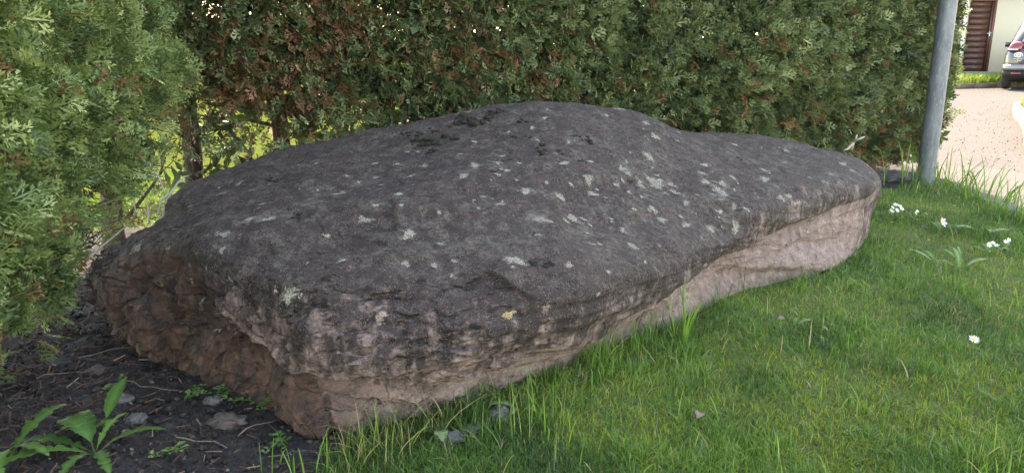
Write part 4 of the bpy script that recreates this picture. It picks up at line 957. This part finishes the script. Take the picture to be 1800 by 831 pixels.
# ------------------------------------------------------------------ leafy plants
M_LEAF = leafmat('broad_leaf', [(0.0, (0.018, 0.050, 0.014)), (0.5, (0.045, 0.115, 0.026)), (0.8, (0.095, 0.19, 0.045)), (1.0, (0.22, 0.28, 0.15))], 0.55, 0.3, spec=0.2)
def leaf(L, W, lobes, seed, rise, droop, tint, pet=0.15, twist=0.0):
    """leaf along +x: petiole, blade with a toothed outline, pale midrib; arching"""
    g = np.random.default_rng(seed); n = 40; t = np.linspace(0, 1, n)
    env = np.where(t < pet, 0.03, np.sin(np.clip((t - pet) / (1 - pet), 0, 1) ** 0.75 * np.pi * 0.93 + 0.1) ** 0.9 * np.clip(0.35 + t, 0, 1))
    env = np.maximum(env, 0.03); env[-1] = 0.01
    if lobes:
        ph = ((t - pet) / (1 - pet) * lobes) % 1.0
        env = np.where((t > pet) & (t < 0.84), env * (0.42 + 0.58 * ph), env)
    hw = env * W * 0.42 * (1 + 0.10 * np.sin(t * 61 + seed))
    ang = rise - (rise + droop) * t ** 1.2; ds = L / (n - 1)
    cx = np.concatenate([[0], np.cumsum(np.cos(ang[:-1]) * ds)]); cz = np.concatenate([[0], np.cumsum(np.sin(ang[:-1]) * ds)])
    cy = twist * L * t ** 2 + 0.01 * L * np.sin(t * 7 + seed)
    V = []; T = []
    for sgn, lift in ((-1, 0.22), (0, 0.0), (1, 0.22)):
        jit = 1 + 0.10 * g.normal(size=n)
        back = -0.25 * hw if lobes else 0
        V.append(np.stack([cx + (back if sgn else 0), cy + sgn * hw * jit, cz + lift * hw + 0.06 * hw * g.normal(size=n)], 1)); T.append(np.full(n, tint if sgn else min(1, tint + 0.28)))
    V.append(np.stack([cx, cy - 0.012 * W - 0.001, cz + 0.0008], 1)); T.append(np.full(n, min(1, tint + 0.1)))
    V = np.concatenate(V); T = np.concatenate(T); F = []
    for k in range(n - 1):
        F += [(k, k + 1, n + k + 1), (k, n + k + 1, n + k), (n + k, n + k + 1, 2 * n + k + 1), (n + k, 2 * n + k + 1, 2 * n + k)]
    return V[:3 * n], np.array(F), T[:3 * n]
def put_leaf(parent, az, spec, name='leaf', off=(0, 0, 0)):
    V, F, T = leaf(*spec); c, s = math.cos(az), math.sin(az)
    V = np.column_stack([V[:, 0] * c - V[:, 1] * s, V[:, 0] * s + V[:, 1] * c, V[:, 2]]) + np.array(off)
    return mk(name, V, F, M_LEAF, parent, {'tint': T}, True)
def gz1(x, y): return float(ground_z(np.array([x]), np.array([y]))[0])
def plant(name, x, y, label, cat, leaves, group=None):
    r = empty(name, (x, y, gz1(x, y) + 0.002), label, cat, group)
    for az, spec in leaves: put_leaf(r, R(az), spec)
    return r
#   spec = length, width, lobes, seed, rise, droop, tint, petiole, twist
plant('dandelion', -0.93, 1.53, 'dandelion with toothed arching leaves on dark soil at lower left', 'dandelion', [
    (218, (0.22, 0.070, 6, 1, 0.6, 0.5, 0.45, 0.05, 0.0)), (20, (0.16, 0.040, 4, 2, 0.7, 0.5, 0.4, 0.12, 0.1)), (80, (0.20, 0.042, 0, 3, 1.0, -0.15, 0.42, 0.42, 0.12)),
    (150, (0.17, 0.060, 0, 4, 1.2, 0.9, 0.35, 0.2, 0.0)), (172, (0.20, 0.06, 5, 5, 0.5, 0.4, 0.22, 0.1, 0.1)), (310, (0.15, 0.05, 5, 6, 0.6, 0.5, 0.38, 0.08, 0.0)),
    (265, (0.14, 0.045, 4, 7, 0.6, 0.5, 0.42, 0.1, 0.05)), (128, (0.17, 0.06, 4, 8, 0.8, 0.4, 0.3, 0.2, -0.05)), (70, (0.12, 0.035, 3, 9, 1.1, 0.2, 0.6, 0.1, 0.0))])
plant('dandelion', -1.10, 1.49, 'dandelion cut by the left edge of the picture with drooping notched leaves', 'dandelion', [
    (300, (0.19, 0.06, 5, 11, 1.1, 0.9, 0.5, 0.08, 0.0)), (345, (0.15, 0.05, 4, 12, 1.2, 0.8, 0.45, 0.1, 0.0)), (60, (0.18, 0.06, 4, 13, 1.0, 0.2, 0.4, 0.1, 0.1)), (200, (0.18, 0.06, 5, 14, 0.8, 0.5, 0.45, 0.1, 0.0)), (250, (0.17, 0.055, 5, 15, 0.9, 0.6, 0.55, 0.1, 0.0))])
plant('dandelion', 1.84, 3.00, 'pale upright dandelion leaves on the lawn left of the white flower pair', 'dandelion', [
    (110, (0.13, 0.035, 3, 21, 1.35, 0.2, 0.7, 0.1, 0.0)), (60, (0.14, 0.035, 3, 22, 1.3, 0.1, 0.7, 0.1, 0.1)), (20, (0.16, 0.035, 0, 23, 0.55, 0.1, 0.75, 0.25, 0.0)), (160, (0.11, 0.035, 3, 24, 0.9, 0.3, 0.7, 0.1, 0.0)), (85, (0.12, 0.032, 0, 25, 1.4, -0.1, 0.7, 0.2, 0.0))])
plant('lawn_weed', 1.80, 3.10, 'single long pale leaf lying in the lawn left of the pale dandelion', 'weed', [(135, (0.13, 0.03, 0, 31, 0.7, 0.1, 0.75, 0.2, 0.0)), (95, (0.10, 0.03, 0, 32, 0.8, 0.1, 0.6, 0.2, 0.0))])
plant('lawn_weed', 0.93, 2.36, 'flat oval leaf in the grass beside the brown leaf near the boulder', 'weed', [(15, (0.085, 0.035, 0, 33, 0.8, 0.5, 0.7, 0.2, 0.0)), (60, (0.06, 0.025, 0, 34, 0.9, 0.3, 0.6, 0.2, 0.0))])
plant('lawn_weed', 2.32, 3.62, 'broad grey-green leaf in the lawn near the driveway edge', 'weed', [(0, (0.13, 0.045, 0, 35, 0.5, 0.2, 0.8, 0.15, 0.0)), (170, (0.15, 0.06, 0, 36, 0.6, 0.2, 0.7, 0.15, 0.0)), (250, (0.12, 0.05, 0, 37, 0.8, 0.2, 0.6, 0.15, 0.0))])
plant('broad_leaf_weed', -0.175, 1.645, 'small weed with one pale oval leaf beside the rounded grey stone', 'weed', [(285, (0.075, 0.042, 0, 41, 1.2, 0.9, 0.88, 0.2, 0.0)), (200, (0.06, 0.03, 0, 42, 0.9, 0.4, 0.5, 0.2, 0.0)), (60, (0.05, 0.028, 0, 43, 1.0, 0.2, 0.55, 0.2, 0.0))])
plant('fern_sprig', 0.02, 1.75, 'bright green feathery sprig at the boulder foot above the upright stone', 'weed', [(185, (0.085, 0.055, 7, 44, 0.8, 0.3, 0.78, 0.1, 0.0)), (250, (0.07, 0.045, 6, 45, 0.9, 0.3, 0.72, 0.1, 0.0)), (320, (0.06, 0.04, 6, 46, 0.9, 0.3, 0.7, 0.1, 0.0))])
plant('hedge_foot_weed', -1.36, 3.05, 'sunlit broad-leaved weed in the gap between corner trunk and left hedge', 'weed', [(a_, (0.14, 0.055, 0, 50 + k, 1.3, 0.5, 0.75, 0.35, 0.05)) for k, a_ in enumerate((20, 80, 140, 200, 260, 320))])
plant('hedge_foot_weed', -0.98, 3.42, 'leafy weed in front of the bright gap right of the corner trunk', 'weed', [(a_, (0.28, 0.07, 0, 60 + k, 1.4, 0.3, 0.6, 0.45, 0.05)) for k, a_ in enumerate((10, 70, 150, 210, 290))])
# creeping chickweed with small round leaves
def chickweed(x, y, n, spread, seed, label, hgt=0.03):
    g = np.random.default_rng(seed); r = empty('chickweed', (x, y, gz1(x, y) + 0.002), label, 'weed')
    parts = []
    for k in range(max(3, n // 6)):
        a = g.uniform(0, 6.28); L = spread * g.uniform(0.5, 1.1); tt = np.linspace(0, 1, 7)[:, None]
        p = np.array([math.cos(a), math.sin(a), 0]) * L * tt + np.array([0, 0, 1]) * hgt * np.sin(tt * 2.2) * g.uniform(0.4, 1.1) + np.cumsum(g.normal(size=(7, 3)) * 0.004, 0)
        p[:, 2] = np.maximum(p[:, 2], 0.003); parts.append(tube(p, 0.0011, 4))
        for j in range(1, 7):
            for sgn in (-1, 1):
                s = g.uniform(0.008, 0.015); put_leaf(r, a + sgn * g.uniform(0.6, 1.6), (s * 1.35, s * 1.1, 0, int(g.integers(1e6)), g.uniform(0.2, 0.8), 0.2, g.uniform(0.45, 0.85), 0.08, 0.0), 'leaf', p[j])
    V, F = joinm(parts); mk('stem', V, F, M_LEAF, r, {'tint': np.full(len(V), 0.7)})
chickweed(-0.64, 1.79, 24, 0.075, 1, 'dense mat of small round leaves under the boulder beside the brownish stone')
chickweed(-0.73, 1.86, 12, 0.06, 2, 'small round-leaved weed left of the dense mat, in shade')
chickweed(-0.84, 1.80, 12, 0.07, 3, 'round-leaved creeper midway between dandelion and boulder')
chickweed(-0.77, 1.555, 6, 0.035, 4, 'tiny four-leaved seedling on bare soil right of the dandelion')
chickweed(-1.06, 1.87, 12, 0.05, 5, 'small leafy seedling on soil above the upright dandelion leaf')
chickweed(-0.93, 2.02, 6, 0.05, 6, 'seedling clinging to the lower edge of the boulder end', 0.06)
chickweed(-0.52, 1.60, 6, 0.04, 7, 'small round-leaved seedling below the near corner of the boulder')
chickweed(-1.00, 1.62, 12, 0.06, 8, 'round leaves crowding between the two dandelions')

# ------------------------------------------------------------------ flowers
M_PETAL = plain('white_petal', (0.62, 0.60, 0.56), 0.6, 0, 0.05, 80); M_VIOLET = plain('violet_petal', (0.50, 0.36, 0.60), 0.6, 0, 0.15, 80); M_YEL = plain('yellow_disc', (0.65, 0.45, 0.04), 0.7, 0, 0.2, 200)
M_STEM = plain('flower_stem', (0.09, 0.16, 0.04), 0.6, 0, 0.2)
def flower_parts(parent, c, rad, npet, tilt, az, seed, petal=M_PETAL, stem_from=None, cup=0.15, wd=0.55):
    g = np.random.default_rng(seed); c = np.array(c, float)
    rot = np.array(Euler((0, tilt, az)).to_matrix()); P_ = []
    for k in range(npet):
        a = k / npet * 2 * np.pi + g.normal() * 0.05; d = np.array([math.cos(a), math.sin(a), 0]); e = np.array([-d[1], d[0], 0]); w = rad * wd * 2.2 / npet * 2
        r = rad * g.uniform(0.88, 1.08)
        V = np.array([d * rad * 0.2 - e * w * 0.25, d * rad * 0.2 + e * w * 0.25, d * r * 0.75 + e * w * 0.5 + [0, 0, cup * r * 0.6], d * r + [0, 0, cup * r], d * r * 0.75 - e * w * 0.5 + [0, 0, cup * r * 0.6]])
        P_.append((V, np.array([(0, 1, 2), (0, 2, 4), (2, 3, 4)])))
    V, F = joinm(P_); mk('petals', V @ rot.T + c, F, petal, parent)
    V, q = lump(rad * 0.30, rad * 0.30, rad * 0.16, seed, 8, 0.1, 3); mk('flower_disc', V @ rot.T + c + rot @ np.array([0, 0, rad * 0.04]), q, M_YEL, parent, None, True)
    s0 = np.array(stem_from if stem_from is not None else (c[0] * 0.3, c[1] * 0.3, 0.0))
    V, F = tube([s0, s0 * 0.4 + c * 0.6 + np.array([0.003, 0.002, 0]), c - rot @ np.array([0, 0, rad * 0.05])], 0.0013, 5); mk('stem', V, F, M_STEM, parent)
def daisy(x, y, label, rad=0.014, h=0.055, tilt=0.35, az=-1.4, seed=0, **kw):
    r = empty('daisy', (x, y, gz1(x, y)), label, 'daisy', 'daisies on the lawn'); flower_parts(r, (0.004, -0.004, h), rad, kw.pop('npet', 18), tilt, az, seed, **kw); return r
daisy(1.355, 2.10, 'single white daisy open in the middle of the right lawn', 0.0165, 0.055, 0.5, -1.7, 1)
daisy(1.49, 2.02, 'white daisy cut by the right edge of the picture', 0.015, 0.05, 0.4, -1.2, 2)
daisy(2.16, 3.88, 'tiny white daisy just right of the white flower clump', 0.014, 0.05, 0.3, 0, 3)
daisy(2.06, 3.78, 'tiny white daisy below the white flower clump', 0.012, 0.045, 0.3, 1, 4)
daisy(2.40, 4.05, 'tiny white daisy right of the violet flower near the driveway', 0.015, 0.06, 0.3, 2, 5)
daisy(1.90, 3.72, 'tiny white daisy left of the violet flower', 0.011, 0.045, 0.3, 2, 6)
daisy(1.93, 3.42, 'tiny white daisy below the violet flower, lower one', 0.011, 0.04, 0.3, 2, 7)
def clump(x, y, label, heads, rad, seed, name='flower_clump', petal=M_PETAL):
    g = np.random.default_rng(seed); r = empty(name, (x, y, gz1(x, y)), label, 'flower')
    for k, (dx, dy, h) in enumerate(heads):
        flower_parts(r, (dx, dy, h), rad * g.uniform(0.85, 1.1), 6, g.uniform(0.5, 1.2), g.uniform(-2.6, -0.6), seed * 10 + k, petal, (dx * 0.3, dy * 0.3, 0), 0.25, 0.75)
    for k in range(4): put_leaf(r, g.uniform(0, 6.28), (0.10, 0.02, 0, seed * 20 + k, 1.0, 0.3, 0.6, 0.1, 0.0))
    return r
clump(2.03, 3.93, 'largest clump of white flowers on the lawn near the boulder end', [(-0.02, 0, 0.068), (-0.003, 0.005, 0.082), (0.016, -0.005, 0.075), (0.030, 0.0, 0.060), (0.0, -0.01, 0.055), (-0.022, 0.0, 0.05)], 0.014, 3)
clump(2.12, 3.90, 'small pair of white flowers right beside the largest white clump', [(0, 0, 0.045), (0.012, 0.01, 0.055)], 0.010, 4)
clump(2.10, 3.22, 'white flowers on the lawn right of the pale dandelion', [(-0.012, 0, 0.055), (0.008, 0.005, 0.062), (0.022, 0, 0.052)], 0.012, 5)
clump(2.20, 3.28, 'rightmost white flowers with narrow petals beside the driveway lawn', [(0, 0, 0.06), (0.018, 0.01, 0.066)], 0.011, 6)
clump(2.14, 3.68, 'single violet flower with yellow centre on the lawn', [(0, 0, 0.055)], 0.026, 7, 'violet_flower', M_VIOLET)

# ------------------------------------------------------------------ dead leaves, twigs, litter, single tall grass tufts
M_DRY = plain('dry_leaf', (0.13, 0.095, 0.075), 0.8, 0, 0.4, 60, 0.4)
def dry_leaf(x, y, L, seed, label, az):
    V, F, T = leaf(L, L * 0.7, 0, seed, 0.5, 0.9, 0.5, 0.1, 0.1); o = mk('dead_leaf', V, F, M_DRY, None, None, True)
    o.location = (x, y, gz1(x, y) + 0.030); o.rotation_euler = (0.2, 0, az); tag(o, label, 'leaf', 'dead leaves on the lawn')
dry_leaf(0.87, 2.36, 0.045, 71, 'curled brown dead leaf on the grass nearest the boulder', 0.4)
dry_leaf(0.99, 2.24, 0.04, 72, 'small dark dead leaf on the grass right of the oval green leaf', 2.0)
dry_leaf(0.44, 1.66, 0.05, 73, 'grey dead leaf on yellow moss in the foreground lawn', 1.0)
def twig(name, lines, rad, label, mat=M_PALETWIG, group=None):
    b0 = np.array(lines[0][0]); r = tag(mk(name, *joinm([tube(np.array(l) - b0, np.linspace(rad, rad * 0.45, len(l)), 6) for l in lines]), mat, None, None, True), label, 'twig', group)
    r.location = b0; return r
twig('bare_twig', [[(-1.16, 2.45, 0.30), (-1.171, 2.5, 0.356), (-1.184, 2.55, 0.374), (-1.187, 2.6, 0.4), (-1.187, 2.66, 0.426), (-1.19, 2.72, 0.438), (-1.186, 2.76, 0.436)], [(-1.187, 2.6, 0.4), (-1.205, 2.56, 0.384), (-1.195, 2.5, 0.345)]], 0.0055, 'hooked pale bare twig resting against the left end of the boulder')
twig('bare_twig', [[(-1.45, 2.80, 0.56), (-1.381, 2.75, 0.519), (-1.299, 2.7, 0.489), (-1.252, 2.66, 0.45), (-1.207, 2.6, 0.404)]], 0.0045, 'long grey twig arching down from left hedge to the boulder end')
twig('bare_twig', [[(-1.33, 2.28, 0.245), (-1.309, 2.35, 0.276), (-1.286, 2.4, 0.302), (-1.265, 2.45, 0.328), (-1.266, 2.5, 0.36), (-1.30, 2.56, 0.40)]], 0.004, 'grey twig lying along the top edge of the boulder end lobe')
twig('bare_twig', [[(-1.214, 2.48, 0.32), (-1.224, 2.5, 0.36), (-1.248, 2.55, 0.395)]], 0.004, 'short upright pale twig left of the hooked twig')
twig('bare_twig', [[(2.07, 4.90, 0.26), (2.07, 4.62, 0.302), (2.068, 4.6, 0.339), (2.07, 4.58, 0.365), (2.07, 4.57, 0.393)], [(2.067, 4.58, 0.358), (2.088, 4.56, 0.371), (2.11, 4.55, 0.385)], [(2.068, 4.6, 0.339), (2.037, 4.6, 0.304), (2.015, 4.6, 0.295)]], 0.010, 'bleached forked twig sticking out of the hedge above the boulder end')
g = np.random.default_rng(55)
spots = [(-1.18, 2.10, 'twig on soil between the left hedge and the boulder end'), (-1.24, 1.92, 'pale twig on soil under the skirt of the left hedge'), (-0.95, 1.86, 'straight thin stick on soil behind the dandelion'),
         (-0.72, 1.60, 'crooked twig on soil right of the dandelion'), (-0.60, 1.66, 'thin twig on soil below the near boulder corner'), (-1.02, 2.02, 'thin twig on the needle litter beside the boulder end')]
for k, (x, y, lab) in enumerate(spots):
    a = g.uniform(-0.6, 0.8); L = g.uniform(0.10, 0.20); t = np.linspace(-0.5, 0.5, 6)[:, None]
    p = np.array([x, y, 0]) + np.array([math.cos(a), math.sin(a), 0]) * L * t + np.cumsum(g.normal(size=(6, 3)) * 0.006, 0)
    p[:, 2] = ground_z(p[:, 0], p[:, 1]) + 0.012 + 0.004 * np.abs(g.normal(size=6)); twig('twig', [p], 0.0020, lab, M_TWIG)
# needle litter and crumbs on the bare soil
n = 26000; x = g.uniform(-2.0, -0.3, n); y = 1.1 + g.random(n) ** 1.2 * 2.1; ok = (lawn_mask(x, y) < 0.4); x, y = x[ok], y[ok]; n = len(x)
lit = np.array([(0, -0.05, 0), (1, -0.03, 0.02), (1, 0.03, 0.05), (0, 0.05, 0.03)], float) - [0.5, 0, 0]; litf = np.array([(0, 1, 2), (0, 2, 3)])
ax = np.stack([g.normal(size=n), g.normal(size=n), 0.15 * g.normal(size=n)], 1); nr = np.stack([0.4 * g.normal(size=n), 0.4 * g.normal(size=n), np.ones(n)], 1)
zz = ground_z(x, y) + 0.009 + 0.006 * g.random(n)
nearh = np.clip((-x - 0.75) / 0.5, 0.15, 1)
half_ = g.random(n) < 0.35 * nearh + 0.08
Vl, Fl, Tl = scatter([(lit, litf)], np.column_stack([x, y, zz])[half_], frames(ax, nr)[half_], g.uniform(0.012, 0.045, n)[half_], np.clip(g.beta(1.3, 2.2, n) - 0.25 * (g.random(n) < .4), 0, 1)[half_], g)
M_LITTER = leafmat('needle_litter', [(0, (0.020, 0.012, 0.009)), (0.35, (0.075, 0.036, 0.024)), (0.7, (0.15, 0.075, 0.05)), (1, (0.30, 0.22, 0.16))], 0.85, 0.0)
tag(mk('needle_litter', Vl, Fl, M_LITTER, None, {'tint': Tl}), 'brown fallen thuja needles and bits on the soil', 'litter', kind='stuff')
cr_ = ~half_ & (g.random(n) < 0.42)
Vl, Fl, Tl = scatter([(oct_v * [1, .8, 1], oct_f), (oct_v * [1, .6, .8], oct_f)], np.column_stack([x, y, zz - 0.006])[cr_], frames(g.normal(size=(n, 3)), nr)[cr_], (0.003 + 0.011 * g.random(n) ** 2.5)[cr_], np.clip(g.beta(1.2, 3.0, n), 0, 1)[cr_], g)
M_CRUMB = leafmat('soil_crumb', [(0, (0.012, 0.010, 0.010)), (0.4, (0.036, 0.029, 0.027)), (0.75, (0.08, 0.068, 0.064)), (1, (0.20, 0.185, 0.175))], 0.95, 0.0)
tag(mk('soil_crumbs', Vl, Fl, M_CRUMB, None, {'tint': Tl}), 'dark crumbly soil clods at the foot of the boulder', 'soil', kind='stuff')
# single tufts that stand out: against the pink face, by the pole, along the drive, in the near right corner
def tuft(x, y, n, h0, h1, w, seed, label, tint=0.5, lean=0.5, spread=0.03, dirn=None):
    g = np.random.default_rng(seed); px = g.normal(size=n) * spread; py = g.normal(size=n) * spread
    V, F, T = blades(px, py, np.zeros(n), g.uniform(h0, h1, n), g.uniform(w * 0.7, w * 1.3, n), np.clip(tint + 0.13 * g.normal(size=n), 0, 1), g, lean, 6, dirn)
    o = mk('grass_tuft', V, F, M_GRASS, None, {'tint': T}); o.location = (x, y, gz1(x, y) - 0.004); tag(o, label, 'grass', 'tufts of long grass')
tuft(0.52, 2.20, 16, 0.10, 0.24, 0.006, 1, 'tall broad-bladed tuft standing against the pink boulder face', 0.6, 0.35, 0.02, (0.15, 0))
tuft(0.24, 1.98, 22, 0.08, 0.17, 0.004, 2, 'dark green tuft at the boulder foot left of the tallest tuft', 0.4, 0.5)
tuft(2.70, 5.05, 26, 0.12, 0.32, 0.010, 3, 'long grass tuft left of the foot of the metal pole', 0.5, 0.35, 0.08)
tuft(2.88, 5.08, 22, 0.10, 0.26, 0.010, 4, 'long grass in front of the foot of the metal pole', 0.5, 0.4, 0.06)
tuft(2.93, 4.78, 20, 0.12, 0.30, 0.009, 5, 'first grass tuft right of the pole leaning over the drive', 0.55, 0.5, 0.05, (0.3, 0))
tuft(2.86, 4.45, 20, 0.12, 0.28, 0.009, 6, 'second grass tuft right of the pole leaning over the drive', 0.55, 0.5, 0.06, (0.3, 0))
tuft(2.77, 4.12, 20, 0.10, 0.26, 0.008, 7, 'grass tuft leaning over the drive near the right edge', 0.5, 0.5, 0.06, (0.3, 0))
tuft(2.73, 3.88, 18, 0.10, 0.24, 0.008, 8, 'last grass tuft along the drive at the right edge', 0.5, 0.5, 0.06, (0.2, 0))
tuft(1.08, 1.43, 14, 0.07, 0.14, 0.0032, 9, 'pale sunlit blades in the lower right corner', 0.84, 0.45, 0.03)  # pale tint paints the sunlight onto these blades
tuft(0.98, 1.42, 12, 0.07, 0.12, 0.003, 10, 'few pale blades left of the sunlit corner blades', 0.82, 0.5, 0.025)  # sunlight put into the pale tint here as well
tuft(-0.30, 1.56, 60, 0.06, 0.14, 0.0024, 11, 'straw-coloured dry tuft at the near corner of the boulder', 0.84, 0.7, 0.06)
tuft(-0.47, 1.50, 14, 0.06, 0.12, 0.004, 12, 'thin grey-green tuft on soil at the bottom left of the lawn', 0.5, 0.6, 0.04)
tuft(0.02, 1.66, 40, 0.07, 0.15, 0.0026, 13, 'tangled half-dry tuft around the upright stone', 0.70, 0.8, 0.06)

# fallen bits of thuja lying on the boulder
g = np.random.default_rng(91); cnd = np.where((top > 0.6) & (rp > -0.5))[0]; ii = g.choice(cnd, 170); P_ = []; fr_b = []
for i in ii:
    h, nn, _, _ = ROCK_BVH.find_nearest(Vector(RV[i])); P_.append(np.array(h) + np.array(nn) * 0.003)
fr_b = frames(np.stack([g.normal(size=170), g.normal(size=170), 0.1 * g.normal(size=170)], 1), np.tile([0, 0, 1.0], (170, 1)))
Vl, Fl, Tl = scatter([(lit, litf)], np.array(P_), fr_b, g.uniform(0.010, 0.028, 170), g.uniform(0.2, 0.9, 170), g)
tag(mk('needle_litter', Vl, Fl, M_LITTER, None, {'tint': Tl}), 'scattered fallen brown thuja bits on top of the boulder', 'litter', kind='stuff')
